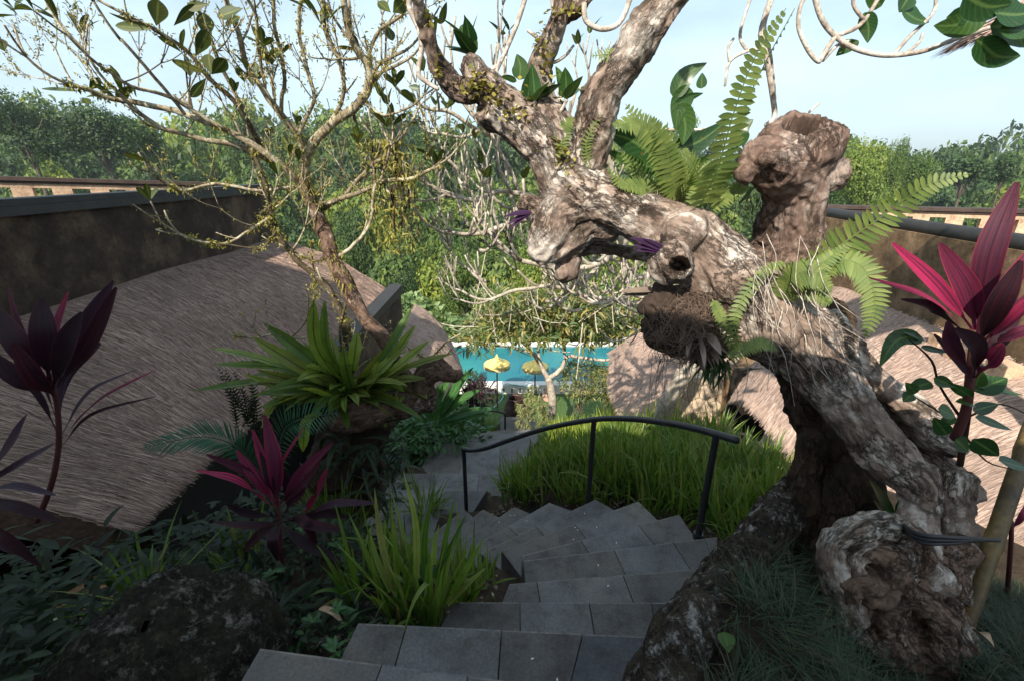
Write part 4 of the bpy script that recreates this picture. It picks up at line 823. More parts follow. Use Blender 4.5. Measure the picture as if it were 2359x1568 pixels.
# small round creeping ferns on the bark
for (x0, y0, x1, y1, n, Y, w) in ((1085, 165, 1200, 280, 90, 2.44, 30), (1180, 200, 1290, 370, 70, 2.46, 26), (1240, 60, 1270, 200, 45, 2.5, 22), (1050, 200, 1110, 215, 30, 2.46, 18), (1280, 330, 1330, 420, 50, 2.42, 28), (1255, 30, 1330, 30, 26, 2.45, 12), (1000, 120, 1010, 180, 14, 2.44, 10), (985, 20, 1000, 90, 10, 2.38, 8)):
    mb = MB(); t = rng.random(n); px = x0 + (x1 - x0) * t + rng.normal(0, w * .5, n); py = y0 + (y1 - y0) * t + rng.normal(0, w * .4, n)
    B = np.array([P(a, b, Y - rng.uniform(0, .06)) for a, b in zip(px, py)]); ribbons(mb, B, rng.normal(0, 1, (n, 3)) + [0, -.3, 0], .028, .022, .3, 3, 'ovate'); mb.build('creeping_fern', M['moss'], old)

# epiphytes --------------------------------------------------------------
mb = MB(); rc = np.zeros(3)
nest = thing('orchid_root_ball', 'hanging ball of brown roots and dry bracts under the main limb', 'root ball', P(1570, 740, 2.1))
LIMBS = [(np.array([P(1565, 745, 2.12)]), np.array([[1., 0, 0]]), np.array([[0, 1., 0]]), np.zeros(1), np.array([.2]))]
knob(mb, 1565, 745, 78, 2.12, (1, .9, .9)); knob(mb, 1530, 710, 46, 2.1); knob(mb, 1620, 790, 46, 2.1); nb = mb.build('root_mass', M['root'], nest); remesh(nb, .012, 1); roughen(nb, .03, 11, 60); LIMBS = None
mb = MB(); c0 = P(1570, 745, 2.08)
for k in range(800):
    a = rng.normal(0, 1, 3); a[1] -= .6; a = nrm(a); p0 = c0 + a * rng.uniform(.10, .165); d = nrm(np.cross(a, rng.normal(0, 1, 3))); q = rng.uniform(.05, .16)
    tube(mb, [p0, p0 + d * q * .5 + a * .02, p0 + d * q - a * .01 + [0, 0, -.02]], [.0014, .0013, .0008], 3, n=5, blunt=False)
for k in range(46):
    x = rng.uniform(1500, 1690); L_ = rng.uniform(40, 190); y = rng.uniform(790, 840); tube(mb, [P(x, y, 2.05), P(x + rng.normal(0, 12), y + L_ * .5, 2.05), P(x + rng.normal(0, 25), y + L_, 2.05)], [.0016, .0012, .0007], 3, n=8, blunt=False)
mb.build('roots', M['strand'], nest)
mb = MB(); n = 34; a = rng.normal(0, .7, (n, 3)) + [.3, -.8, -.5]; B = P(1600, 760, 2.02) + nrm(a) * .06
ribbons(mb, B, a + [0, 0, -.6], rng.uniform(.06, .15, n), rng.uniform(.02, .045, n), rng.uniform(-.4, .9, n), 5, 'lance', .4, rng.normal(0, .8, n)); mb.build('dry_bracts', M['husk'], nest)
sh = MB(); L2(sh, (1520, 668), (1428, 672), 24, 2.15, bow=(0, 0), prof='strap', face=np.array([0, -.3, .95])); L2(sh, (1525, 676), (1432, 680), 16, 2.17, prof='strap', face=np.array([0, -.3, .95]))
o = sh.build('bark_flake', M['husk'], old)

def plant(name, label, cat, loc, group=None): return thing(name, label, cat, loc, group)
# tall sword fern
def fern(label, loc, fr, group='epiphytic ferns on the old frangipani'):
    t = plant('sword_fern', label, 'fern', loc, group)
    for pts, n, lw, ll, kw in fr:
        W3 = [P(*q) for q in pts]; mb = MB(); frond(mb, W3, n, lw, ll, **kw); tube(mb, W3, np.linspace(.004, .0012, len(W3)), 5, n=n)
        mb.build('frond', M['fern'], t)
    return t
fern('tall upright sword fern with long pale fronds beside the hollow stump', P(1610, 480, 2.2),
  [([(1612, 475, 2.15), (1655, 380, 2.05), (1690, 260, 1.98), (1740, 130, 1.95), (1810, 20, 1.95)], 32, .029, .105, dict(ang=82, taper='x', droop=.15, face=nrm([.35, -.9, .1]), prof='strap')),
   ([(1622, 480, 2.2), (1665, 380, 2.18), (1700, 280, 2.1), (1760, 150, 2.05), (1830, 20, 2.0)], 32, .016, .10, dict(ang=66, taper='x', droop=.8, face=nrm([.9, -.5, .2]))),
   ([(1600, 480, 2.2), (1610, 420, 2.2), (1590, 370, 2.15), (1560, 350, 2.1)], 20, .02, .07, dict(droop=.3)),
   ([(1640, 480, 2.2), (1690, 440, 2.15), (1715, 445, 2.1)], 16, .018, .06, dict(droop=.3))])
fern('bushy pale green fern clump on top of the main limb behind the fork', P(1560, 460, 2.4),
  [([(1560, 470, 2.35), (1545, 380, 2.3), (1480, 290, 2.25), (1410, 290, 2.2)], 30, .026, .10, dict(droop=.5)),
   ([(1555, 470, 2.4), (1540, 370, 2.35), (1500, 310, 2.3), (1440, 240, 2.3)], 26, .022, .09, dict(droop=.3)),
   ([(1570, 470, 2.35), (1550, 420, 2.3), (1530, 330, 2.25), (1500, 270, 2.2)], 26, .024, .085, dict(droop=.4)),
   ([(1550, 470, 2.4), (1480, 430, 2.35), (1420, 430, 2.3)], 26, .018, .07, dict(droop=.3)),
   ([(1545, 475, 2.4), (1470, 460, 2.35), (1400, 390, 2.35)], 26, .018, .07, dict(droop=.3)),
   ([(1560, 470, 2.5), (1500, 440, 2.5), (1430, 350, 2.5)], 26, .018, .08, dict(droop=.3)),
   ([(1580, 470, 2.4), (1570, 400, 2.4), (1580, 340, 2.4)], 24, .018, .07, dict(droop=.3)),
   ([(1590, 480, 2.3), (1640, 440, 2.3), (1690, 430, 2.25)], 22, .016, .055, dict(droop=.3)),
   ([(1600, 480, 2.4), (1620, 400, 2.4), (1670, 370, 2.4)], 22, .018, .06, dict(droop=.3))])
fern('long olive fern frond reaching right above the ochre wall', P(1860, 620, 2.2),
  [([(1850, 640, 2.15), (1930, 570, 2.05), (2030, 500, 1.95), (2130, 430, 1.85), (2235, 400, 1.8)], 30, .021, .10, dict(ang=66, taper='x', prof='strap', droop=.2, face=nrm([-.1, -.9, .5])))])
fern('arching fern fronds drooping right of the trunk under the stump', P(1830, 640, 2.1),
  [([(1870, 640, 2.05), (1930, 600, 2.0), (1990, 620, 1.95), (2015, 700, 1.9), (1990, 780, 1.9)], 34, .02, .078, dict(ang=76, droop=.4)),
   ([(1800, 690, 2.0), (1820, 640, 1.95), (1870, 625, 1.9), (1915, 670, 1.88)], 26, .022, .085, dict(ang=70, droop=.5)),
   ([(1810, 690, 2.0), (1850, 640, 1.95), (1900, 600, 1.95), (1960, 560, 1.95)], 24, .018, .06, dict(droop=.4)),
   ([(1820, 660, 2.0), (1870, 660, 1.93), (1915, 700, 1.9)], 20, .02, .07, dict(droop=.5))])
fern('small yellowish fern fronds curling over the sunlit limb', P(1740, 690, 1.95),
  [([(1812, 605, 1.95), (1760, 625, 1.93), (1715, 680, 1.9), (1690, 740, 1.88), (1700, 800, 1.88), (1670, 820, 1.88)], 30, .018, .036, dict(ang=75, droop=.3)),
   ([(1640, 690, 1.95), (1660, 730, 1.93), (1685, 790, 1.9), (1690, 820, 1.9)], 18, .018, .035, dict(droop=.3)),
   ([(1680, 825, 1.85), (1720, 800, 1.82), (1760, 790, 1.8), (1790, 808, 1.8)], 22, .012, .045, dict(ang=78, droop=.3)),
   ([(1440, 70 + 60, 2.4), (1410, 125, 2.38), (1360, 130, 2.38)], 14, .010, .05, dict(droop=.3)),
   ([(1290, 360, 2.4), (1300, 300, 2.4), (1320, 270, 2.38)], 16, .012, .05, dict(droop=.3)),
   ([(1360, 390, 2.4), (1350, 330, 2.38), (1385, 260, 2.36)], 16, .010, .04, dict(droop=.3))])
# shade tuft under the branch
t = plant('hanging_fern', 'small dark leafy tuft hanging below the root ball in front of the cracked wall', 'fern', P(1650, 840, 2.05)); mb = MB(); n = 70
ribbons(mb, P(1650, 830, 2.05) + rng.normal(0, .03, (n, 3)), rng.normal(0, 1, (n, 3)) + [.2, -.3, -.5], rng.uniform(.06, .16, n), .014, rng.uniform(.2, 1.2, n), 5, 'lance'); mb.build('leaves', M['bigleaf'], t)
for a, b, lab, w in (((1545, 583), (1450, 548), 'purple strap leaves sprouting beside the knot hole', 24), ((1225, 490), (1160, 500), 'dark maroon leaves sprouting from the left side of the fork', 16)):
    t = plant('purple_bromeliad', lab, 'plant', P(*a, 2.05)); mb = MB()
    Y = 2.0 if w == 24 else 2.4
    for k, (dx, dy) in enumerate(((0, 0), (8, 18), (12, 30), (30, 2))): L2(mb, a, (b[0] + dx, b[1] + dy), w * (1 - .15 * k), Y, bow=(0, -3), prof='lance')
    mb.build('leaves', M['purple'], t)
# aerial roots over the lower trunk
mb = MB()
for k in range(26):
    x, y = rng.uniform(1700, 1900), rng.uniform(520, 800); tube(mb, [P(x, y, 1.92), P(x + rng.normal(20, 20), y + rng.uniform(40, 90), 1.88), P(x + rng.normal(50, 40), y + rng.uniform(100, 220), 1.86)], [.002, .0018, .001], 4, n=9, wob=.01, seed=k)
mb.build('aerial_root', M['twig'], old)
# grassy fibre between limb and stump
mb = MB(); n = 260; B = np.array([P(rng.uniform(1480, 1790), rng.uniform(440, 600) if False else 470 + rng.normal(0, 12), 2.33) for _ in range(n)]); ribbons(mb, B, rng.normal(0, 1, (n, 3)) + [0, -.3, .8], rng.uniform(.03, .12, n), .005, rng.uniform(0, 1.5, n), 4, 'blade'); mb.build('dry_fibre', M['husk'], old)

# bamboo prop and strap
bam = thing('bamboo_pole', 'slanting old bamboo prop lashed to the burl at lower right', 'pole', P(2150, 1600, 1.22))
bp = [P(2600, 500, 2.1), P(2400, 930, 1.72), P(2345, 1080, 1.6), P(2290, 1240, 1.47), P(2235, 1400, 1.36), P(2170, 1580, 1.25), P(2110, 1720, 1.18)]
mb = MB(); cc = catmull(bp, 60); rr = np.full(60, .031)
for k in (16, 30, 46): rr[k] = .0345; rr[k - 1] = rr[k + 1] = .0325
tube(mb, cc, rr, 16, n=60, blunt=False); mb.build('culm', M['bamboo'], bam)
stp = thing('rubber_strap', 'black rubber strap tied round the trunk and the bamboo pole', 'strap', P(2200, 1240, 1.45))
for dz, w in ((0, .012), (.012, .010), (-.012, .010)):
    mb = MB(); tube(mb, [P(2068, 1200 + dz * 200, 1.50), P(2110, 1236 + dz * 700, 1.235), P(2180, 1244 + dz * 600, 1.22), P(2250, 1242 + dz * 150, 1.30), P(2300, 1244, 1.36)], [.007] * 5, 6, n=20, wob=.002, seed=int(w * 1000)); mb.build('band', M['strap'], stp)

# ------------------------------------------------------------------ right planter of rough rock with mondo grass
edge2 = [Z(1440, 1640, -1.36)[:2], Z(1485, 1560, -1.36)[:2], Z(1545, 1405, -1.38)[:2], Z(1640, 1292, -1.45)[:2], Z(1705, 1235, -1.52)[:2], Z(1780, 1130, -1.66)[:2], Z(1850, 1085, -1.80)[:2], Z(1960, 1065, -1.95)[:2]]
ez = np.array([-1.36, -1.36, -1.38, -1.45, -1.52, -1.66, -1.80, -1.95])
e2 = catmull(np.column_stack([np.array(edge2), ez]), 120)
TG = np.linspace([3.4, .3], [3.2, 2.4], 120)
plt = thing('rock_planter', 'rough volcanic rock planter edge curving along the right side of the steps', 'planter', (.9, 1.3, -2.2))
def planter_surf(fi, fo):  # profile: bottom outside -> top edge -> inside
    T = nrm(np.gradient(e2[:, :2], axis=0)); Nl = np.column_stack([-T[:, 1], T[:, 0]])  # left = towards the steps
    prof = [(.12, -1.1), (.11, -.8), (.10, -.5), (.08, -.3), (.06, -.15), (.03, -.05), (0, 0), (-.04, .025), (-.09, .03), (-.12, .01), (-.15, -.02), (-.18, -.10)]
    V = np.array([[(e[0] + n_[0] * o, e[1] + n_[1] * o, e[2] + h) for o, h in prof] for e, n_ in zip(e2, Nl)]); return V
V = planter_surf(0, 0); V2 = np.stack([catmull(v, 44) for v in V]); d = .040 * fbm(V2, 8, 5, 3, .6) + .022 * np.abs(fbm(V2, 26, 3, 8)); cen = V2.mean(1, keepdims=True) - [0, 0, .4]; V2 = V2 + nrm(V2 - cen) * d[..., None]
mb = MB(); i = np.arange(119)[:, None] * 44 + np.arange(43)[None]; mb.add(V2, np.stack([i, i + 1, i + 45, i + 44], -1)); mb.build('rock_edge', M['rock'], plt)
def ptop(x, y):
    """soil height inside the planter"""
    return -1.38 - .75 * np.clip(y - 1.2, 0, 3) - .95 * np.clip(x - .80, 0, .50) + .10 * np.sin(np.clip((x - .5) * 1.2, 0, 1.5)) * np.clip(1.6 - y, 0, 1)
mb = MB(); k = np.linspace(.045, 1, 16); S_ = np.array([e2[:, :2] * (1 - q) + TG * q for q in k]).transpose(1, 0, 2)
zt = np.array([[ (e2[a, 2] - .05) * (1 - min(1, q * 4)) + ptop(*S_[a, b]) * min(1, q * 4) for b, q in enumerate(k)] for a in range(120)])
X = np.concatenate([S_, zt[..., None]], -1); X[..., 2] += .02 * fbm(X, 5, 3)
mb.add(X, (np.arange(119)[:, None] * 16 + np.arange(15)[None])[..., None].reshape(-1, 1) + np.array([[0, 1, 17, 16]])); mb.build('planter_soil', M['soil'], plt)
# mondo grass: too fine to count
N_ = 26000; a = rng.integers(0, 120, N_); q = rng.random(N_) ** 1.0 * .86 + .07
B = e2[a, :2] * (1 - q[:, None]) + TG[a] * q[:, None] + rng.normal(0, .02, (N_, 2)); zb = np.where(q < .25, (e2[a, 2]) * (1 - q * 4) + ptop(B[:, 0], B[:, 1]) * q * 4, ptop(B[:, 0], B[:, 1]))
keep = ~((np.abs(B[:, 0] - 1.55) < .12) & (np.abs(B[:, 1] - 1.3) < .15)); B, zb = B[keep], zb[keep]; N_ = len(B)
cl = np.stack([vnoise(np.column_stack([B * 7, zb * 0 + s]), 5) for s in (0, 9)], 1)
D = np.column_stack([cl * .9 - np.array([.12, .08]) * (1 - np.clip(q[keep] * 3, 0, 1))[:, None] + rng.normal(0, .3, (N_, 2)), rng.uniform(.5, 1.0, N_)])
mb = MB(); ribbons(mb, np.column_stack([B, zb]), D, rng.uniform(.10, .25, N_), .0036, rng.uniform(.6, 2.0, N_), 5, 'blade', .3)
tag(mb.build('mondo_grass', M['mondo']), 'dark fine mondo grass filling the rock planter at lower right', 'grass', kind='stuff')
o = thing('seedling', 'small fresh green heart-leaved seedling in the dark grass at the rock edge', 'plant', Z(1660, 1480, -1.4)); mb = MB(); p = Z(1662, 1480, -1.36)
ribbons(mb, [p + [0, 0, .05], p + [0, 0, .09]], [(-.1, -.8, -.2), (.1, -.2, .8)], [.055, .035], [.05, .02], [.3, .2], 5, 'ovate'); tube(mb, [p - [0, 0, .05], p + [0, 0, .09]], [.0015, .001], 4, blunt=False); mb.build('leaves', M['iris'], o)

# ------------------------------------------------------------------ left boulder
bo = MB(); c = np.array([-1.26, 1.12, -1.98]); n = 90; th = np.linspace(.01, math.pi - .01, n); ph = np.linspace(0, 2 * math.pi, 140, endpoint=False)
V = np.stack([np.sin(th)[:, None] * np.cos(ph), np.sin(th)[:, None] * np.sin(ph), np.cos(th)[:, None] * np.ones(140)], -1); V = np.sign(V) * np.abs(V) ** .75
V = V * [.36, .42, .50] + c; V = V + nrm(V - c) * (.10 * fbm(V, 2.2, 5, 4, .5) + .014 * fbm(V, 20, 4, 5, .6))[..., None]
i = np.arange(n - 1)[:, None] * 140; j = np.arange(140)[None]; j2 = (j + 1) % 140; bo.add(V, np.stack([i + j, i + 140 + j, i + 140 + j2, i + j2], -1))
tag(bo.build('boulder', M['boulder'], origin=c), 'mossy dark boulder in the lower left undergrowth beside the steps', 'boulder')

# ------------------------------------------------------------------ strap-leaf beds and clumps
def clump(mb, c, n, h, w, lean=.35, r=.05, bend=.5, roll=.5, seg=7, prof='blade', bias=(0, 0, 0)):
    a = rng.uniform(0, 6.28, n); l = np.abs(rng.normal(0, lean, n)); D = np.column_stack([np.cos(a) * l, np.sin(a) * l, np.ones(n)]) + np.array(bias)
    B = np.array(c) + np.column_stack([np.cos(a), np.sin(a), a * 0]) * (r * np.sqrt(rng.random(n)))[:, None]
    flop = np.where(rng.random(n) < .14, rng.uniform(1.2, 2.4, n), rng.uniform(0, bend, n))
    ribbons(mb, B, D, h * rng.uniform(.45, 1.12, n), w * rng.uniform(.6, 1.15, n), flop, seg, prof, .25, rng.normal(0, roll, n))
def bed(name, label, polyfn, n, h, w, mat, per=9, group=None, **k):
    mb = MB(); cnt = 0
    while cnt < n:
        x, y = polyfn()
        if x is None: continue
        clump(mb, (x, y, gz(x, y)[0] - .02), per, h * rng.uniform(.85, 1.15), w, **k); cnt += 1
    o = mb.build(name, mat); return tag(o, label, 'plants', kind='stuff')
def inpoly(pts):
    pts = np.array(pts, float); lo, hi = pts.min(0), pts.max(0)
    def f():
        x, y = rng.uniform(lo, hi); c = False; j = len(pts) - 1
        for i in range(len(pts)):
            if (pts[i][1] > y) != (pts[j][1] > y) and x < (pts[j][0] - pts[i][0]) * (y - pts[i][1]) / (pts[j][1] - pts[i][1]) + pts[i][0]: c = not c
            j = i
        return (x, y) if c else (None, None)
    return f
bed('iris_bed', 'dense bed of upright green strap leaves behind the curved handrail', inpoly([(1.42, 2.75), (1.15, 3.35), (.8, 3.6), (.42, 3.75), (.12, 3.95), (-.1, 4.25), (.15, 5.0), (.5, 5.7), (1.4, 5.9), (2.7, 5.5), (2.9, 4.5), (2.5, 3.3), (2.0, 2.6), (1.6, 2.4)]), 640, .47, .025, M['iris'], 10, lean=.30, r=.07, bend=.8)
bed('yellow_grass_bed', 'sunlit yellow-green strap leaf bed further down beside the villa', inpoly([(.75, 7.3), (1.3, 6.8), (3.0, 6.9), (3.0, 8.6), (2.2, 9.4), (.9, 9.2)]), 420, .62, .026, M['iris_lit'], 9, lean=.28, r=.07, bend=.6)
bed('low_grass_bed', 'dark green grassy bed behind the short black handrail at the lawn', inpoly([(-2.2, 10.2), (-.75, 10.2), (-.45, 12.6), (-2.4, 12.8)]), 200, .55, .022, M['iris'], 8, lean=.3, r=.08)
irises = 'iris clumps beside the steps'
def iris_clump(label, c, n, h, w, **k):
    t = thing('iris_clump', label, 'plant', c, irises); mb = MB(); clump(mb, c, n, h, w, **k); mb.build('leaves', M['iris'], t); return t, mb
c1 = Z(985, 1420, -1.98); c1b = Z(915, 1400, -2.0); c1c = Z(1060, 1380, -2.1)
t = thing('iris_clump', 'large iris clump with long upright blades at the left edge of the near steps', 'plant', c1, irises); mb = MB()
for cc_, n_, h_ in ((c1, 44, .53), (c1b, 34, .50), (c1c, 30, .42), (Z(880, 1330, -2.05), 26, .46), (Z(830, 1360, -2.0), 22, .40), (Z(930, 1300, -2.15), 26, .46)): clump(mb, cc_, n_, h_, .024, lean=.26, r=.09, bend=.35, roll=.6, seg=9)
for a, b, w in (((960, 1330), (928, 1080), 18), ((985, 1380), (1000, 1120), 18), ((905, 1350), (862, 1120), 18), ((1010, 1350), (1048, 1140), 16), ((1040, 1370), (1118, 1232), 18), ((900, 1360), (850, 1215), 16), ((1000, 1330), (1075, 1180), 16), ((1030, 1390), (1120, 1305), 18), ((1000, 1300), (1012, 1205), 14)):
    L2(mb, a, b, w, 1.55, 1.62, prof='blade', bow=(rng.normal(0, 8), 0), fold=.3)
pleaf(mb, [P(965, 1420, 1.5), P(985, 1345, 1.4), P(955, 1380, 1.32), P(925, 1470, 1.28)], .024, 'blade', .3); mb.build('leaves', M['iris'], t)
iris_clump('iris clump behind the pink cordyline, against the dark lower flight', Z(760, 1180, -2.75) , 60, .42, .02, lean=.3, r=.2)
iris_clump('iris clump arching over the edge of the landing', np.array([-1.0, 4.2, -3.68]), 70, .55, .022, lean=.45, r=.16, bend=1.2)
iris_clump('low iris clump in the shade left of the landing', np.array([-1.5, 3.2, -3.1]), 70, .48, .02, lean=.35, r=.2, bend=.9)
iris_clump('small tuft of dark blades in the inner corner of the turn', np.array([-.16, 2.14, -2.42]), 26, .22, .018, lean=.7, r=.06, bend=.8)
iris_clump('low tuft of blades at the inner ends of the turning steps', np.array([-.42, 2.72, -2.95]), 40, .3, .018, lean=.5, r=.12, bend=.8)
iris_clump('iris tuft at the foot of the left handrail post', np.array([-.05, 4.25, -3.42]), 50, .42, .02, lean=.3, r=.1)
iris_clump('iris clump below the rock planter beside the right post', np.array([1.62, 2.38, -2.4]), 60, .42, .02, lean=.4, r=.14, bend=1.0)
iris_clump('dark strap-leaf clump growing beside the boulder', np.array([-1.9, 1.75, -2.1]), 26, .45, .028, lean=.8, r=.08, bend=.9)
iris_clump('strap-leaf clump in the gap under the left straw eave', np.array([-1.7, 2.2, -2.35]), 24, .4, .028, lean=.5, r=.15, bend=.6)

# ------------------------------------------------------------------ undergrowth lower left
def weeds(label, f, n, L, W, z0=.0, mat='weed', h=.2, name='undergrowth'):
    mb = MB(); pts = []
    while len(pts) < n:
        x, y = f()
        if x is not None: pts.append((x, y))
    pts = np.array(pts); z = gz(pts[:, 0], pts[:, 1]) + rng.uniform(0, h, n); B = np.column_stack([pts, z + z0]); D = np.column_stack([rng.normal(0, 1, (n, 2)), rng.uniform(-.1, .9, n)])
    ribbons(mb, B, D, L * rng.uniform(.5, 1.3, n), W * rng.uniform(.6, 1.2, n), rng.uniform(.1, 1.2, n), 5, 'ovate', .2, rng.normal(0, .4, n)); return tag(mb.build(name, M[mat]), label, 'undergrowth', kind='stuff')
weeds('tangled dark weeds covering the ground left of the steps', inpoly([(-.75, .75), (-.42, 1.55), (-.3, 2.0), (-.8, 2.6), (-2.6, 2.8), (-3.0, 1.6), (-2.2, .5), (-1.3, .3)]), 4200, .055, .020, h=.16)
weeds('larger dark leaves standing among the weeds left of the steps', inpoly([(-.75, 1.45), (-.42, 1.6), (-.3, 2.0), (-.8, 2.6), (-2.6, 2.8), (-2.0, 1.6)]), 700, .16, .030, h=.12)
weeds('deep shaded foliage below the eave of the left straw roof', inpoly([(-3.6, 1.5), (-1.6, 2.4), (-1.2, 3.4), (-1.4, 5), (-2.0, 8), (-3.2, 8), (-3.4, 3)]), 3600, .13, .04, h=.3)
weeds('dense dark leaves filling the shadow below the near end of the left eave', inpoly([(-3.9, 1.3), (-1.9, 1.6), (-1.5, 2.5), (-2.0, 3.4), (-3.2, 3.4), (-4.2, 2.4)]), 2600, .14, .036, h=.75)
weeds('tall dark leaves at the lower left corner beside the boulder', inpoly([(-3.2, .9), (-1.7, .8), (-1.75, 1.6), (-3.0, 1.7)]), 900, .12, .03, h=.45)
weeds('brown leaf litter on the soil along the iris bed', inpoly([(1.5, 2.5), (1.2, 3.2), (.8, 3.5), (.4, 3.66), (.05, 3.85), (-.3, 4.1), (.1, 4.4), (.9, 3.9), (1.5, 3.4), (1.7, 2.6)]), 500, .05, .022, h=.015, mat='husk', name='leaf_litter')
weeds('brown leaf litter between the near steps and the large iris clump', inpoly([(-.75, .9), (-.35, 1.5), (-.1, 2.0), (-.1, 2.4), (-.6, 2.5), (-1.0, 1.2)]), 300, .045, .02, h=.015, mat='husk', name='leaf_litter')
weeds('leafy dark ground cover between the lower flight and the lawn', inpoly([(-2.6, 5.5), (-1.2, 5.5), (-.8, 9.5), (-.8, 12), (-2.6, 12)]), 4200, .15, .05, h=.6, mat='shrub')
weeds('leafy ground cover at the foot of the second villa', inpoly([(.75, 9.5), (2.8, 9.6), (3.0, 13.5), (1.0, 13.5)]), 1600, .14, .04, h=.4, mat='shrub')
# sprigs with visible stems
for k in range(14):
    x, y = rng.uniform(-1.5, -.45), rng.uniform(1.0, 2.1); z = gz(x, y)[0]; h = rng.uniform(.1, .26)
    if k == 0: sg = 'leafy sprigs standing in the weeds by the near steps'
    t = thing('weed_sprig', sg, 'weed', (x, y, z), 'leafy sprigs in the weeds'); a = rng.uniform(0, 6.28); q = [np.array([x, y, z]) + np.array([math.cos(a), math.sin(a), 0]) * u * h * .6 + [0, 0, h * math.sin(u * 1.7)] for u in (0, .35, .7, 1.0)]
    mb = MB(); tube(mb, q, [.0025, .002, .0018, .001], 4, n=8, blunt=False); mb.build('stem', M['husk'] if k % 3 == 0 else M['iris'], t)
    mb = MB(); c_ = catmull(q, 8)[1:]; n = len(c_) * 2; ribbons(mb, np.repeat(c_, 2, 0), np.column_stack([rng.normal(0, 1, (n, 2)), rng.uniform(0, .6, n)]), .055, .022, .5, 4, 'ovate'); mb.build('leaves', M['shrub'], t)
for lab, a, b, w in (('curled dry leaf lying on the weeds left of the steps', (735, 1400), (795, 1440), 24), ('small dry leaf lying by the swirling burl', (2245, 1455), (2290, 1490), 18)):
    z = -1.86 if a[0] < 1000 else -1.42; mb = MB(); pleaf(mb, [Z(*a, z + .02), Z((a[0] + b[0]) / 2, (a[1] + b[1]) / 2 - 10, z + .05), Z(*b, z + .03)], .03, 'ovate', .6, face=[0, 0, 1]); tag(mb.build('fallen_leaf', M['dryleaf'], origin=Z(*a, z)), lab, 'leaf')
for k in range(16):
    i_ = rng.integers(1, 10); L_, R_ = edges[i_]; pl, pr = edges[i_ - 1]; u = rng.uniform(.1, .9); v_ = rng.uniform(.3, .9); p = (pl + (pr - pl) * u) * (1 - v_) + (L_ + (R_ - L_) * u) * v_
    mb = MB(); z = ZS(i_) + .003; a = rng.uniform(0, 3); e = np.array([math.cos(a), math.sin(a), 0]) * .008; mb.poly([np.array([*p, z]) - e, np.array([*p, z]) + [-e[1] * .5, e[0] * .5, .003], np.array([*p, z]) + e, np.array([*p, z]) + [e[1] * .5, -e[0] * .5, .002]], [(0, 1, 2, 3)])
    tag(mb.build('petal', M['flower'], origin=(*p, z)), 'tiny white petal fallen on the grey steps', 'petal', 'petals fallen on the steps')

# ------------------------------------------------------------------ cordylines
def cordyline(label, stem, leaves, group='cordylines along the steps', sr=.012):
    t = thing('cordyline', label, 'plant', P(*stem[0]), group); mb = MB(); pts = [P(*q) for q in stem]; tube(mb, pts, np.linspace(sr * 1.1, sr * .8, len(pts)), 8, wob=.002); mb.build('stem', M['stem_red'], t)
    grp = {}
    for mt, pl_, w in leaves:
        pts = [P(*q) for q in pl_]; mid = pl_[len(pl_) // 2]; face = nrm(nrm(-P(*mid)) * .8 + rng.normal(0, .35 if w < 60 else .12, 3) + [0, 0, .3])
        pleaf(grp.setdefault(mt, MB()), pts, rad(w * (.54 if w > 60 else .76), *mid), 'cord', .3, face=face, n=14, wave=.02, wf=3, tw=rng.normal(0, .25))
    for mt, m_ in grp.items(): m_.build('leaves', M[mt], t)
    return t
Y = 2.0
cordyline('bright pink and maroon cordyline in the centre left below the fern', [(650, 1330, 2.0), (645, 1240, 2.02), (640, 1150, 2.05)],
 [('cord_pink', [(640, 1165, Y), (632, 1070, Y - .04), (608, 955, Y)], 44), ('cord_pink', [(635, 1165, Y), (605, 1070, Y), (580, 988, Y + .03)], 30), ('cord_red', [(630, 1165, Y), (575, 1090, Y - .05), (476, 1045, Y - .1)], 28), ('cord_pink', [(630, 1170, Y), (550, 1110, Y - .1), (452, 1083, Y - .15)], 34),
  ('cord_red', [(635, 1160, Y), (590, 1100, Y - .05), (545, 1035, Y - .02)], 32), ('cord_red', [(642, 1160, Y), (650, 1070, Y - .03), (702, 980, Y)], 16), ('cord_red', [(645, 1160, Y), (690, 1090, Y - .06), (766, 1020, Y - .05)], 28), ('cord_dark', [(640, 1160, Y), (625, 1110, Y - .05), (600, 1040, Y)], 30),
  ('cord_red', [(650, 1165, Y), (690, 1120, Y - .08), (742, 1058, Y - .1)], 18), ('cord_dark', [(655, 1180, Y), (690, 1130, Y - .05), (700, 1100, Y)], 34), ('cord_red', [(712, 1185, Y), (735, 1130, Y - .03), (755, 1078, Y)], 32), ('cord_lilac', [(700, 1190, Y), (770, 1160, Y - .1), (868, 1158, Y - .1)], 26), ('cord_red', [(700, 1190, Y), (720, 1150, Y), (742, 1130, Y)], 24),
  ('cord_dark', [(650, 1200, Y), (580, 1210, Y - .1), (495, 1202, Y - .1)], 26), ('cord_dark', [(650, 1210, Y), (700, 1250, Y - .1), (785, 1290, Y - .12)], 34), ('cord_dark', [(650, 1200, Y), (630, 1240, Y - .15), (640, 1290, Y - .15)], 36), ('cord_dark', [(660, 1190, Y), (720, 1210, Y - .1), (790, 1220, Y - .1)], 34), ('cord_dark', [(645, 1200, Y), (600, 1230, Y - .1), (560, 1270, Y - .1)], 32),
  ('cord_dark', [(680, 1200, Y), (740, 1180, Y - .05), (800, 1190, Y - .05)], 30), ('cord_dark', [(660, 1180, Y + .05), (670, 1130, Y + .05), (650, 1080, Y + .05)], 40), ('cord_dark', [(660, 1200, Y), (700, 1200, Y - .1), (730, 1260, Y - .1)], 32), ('cord_dark', [(640, 1190, Y), (570, 1180, Y), (520, 1160, Y)], 26)], sr=.014)
Y = 1.85
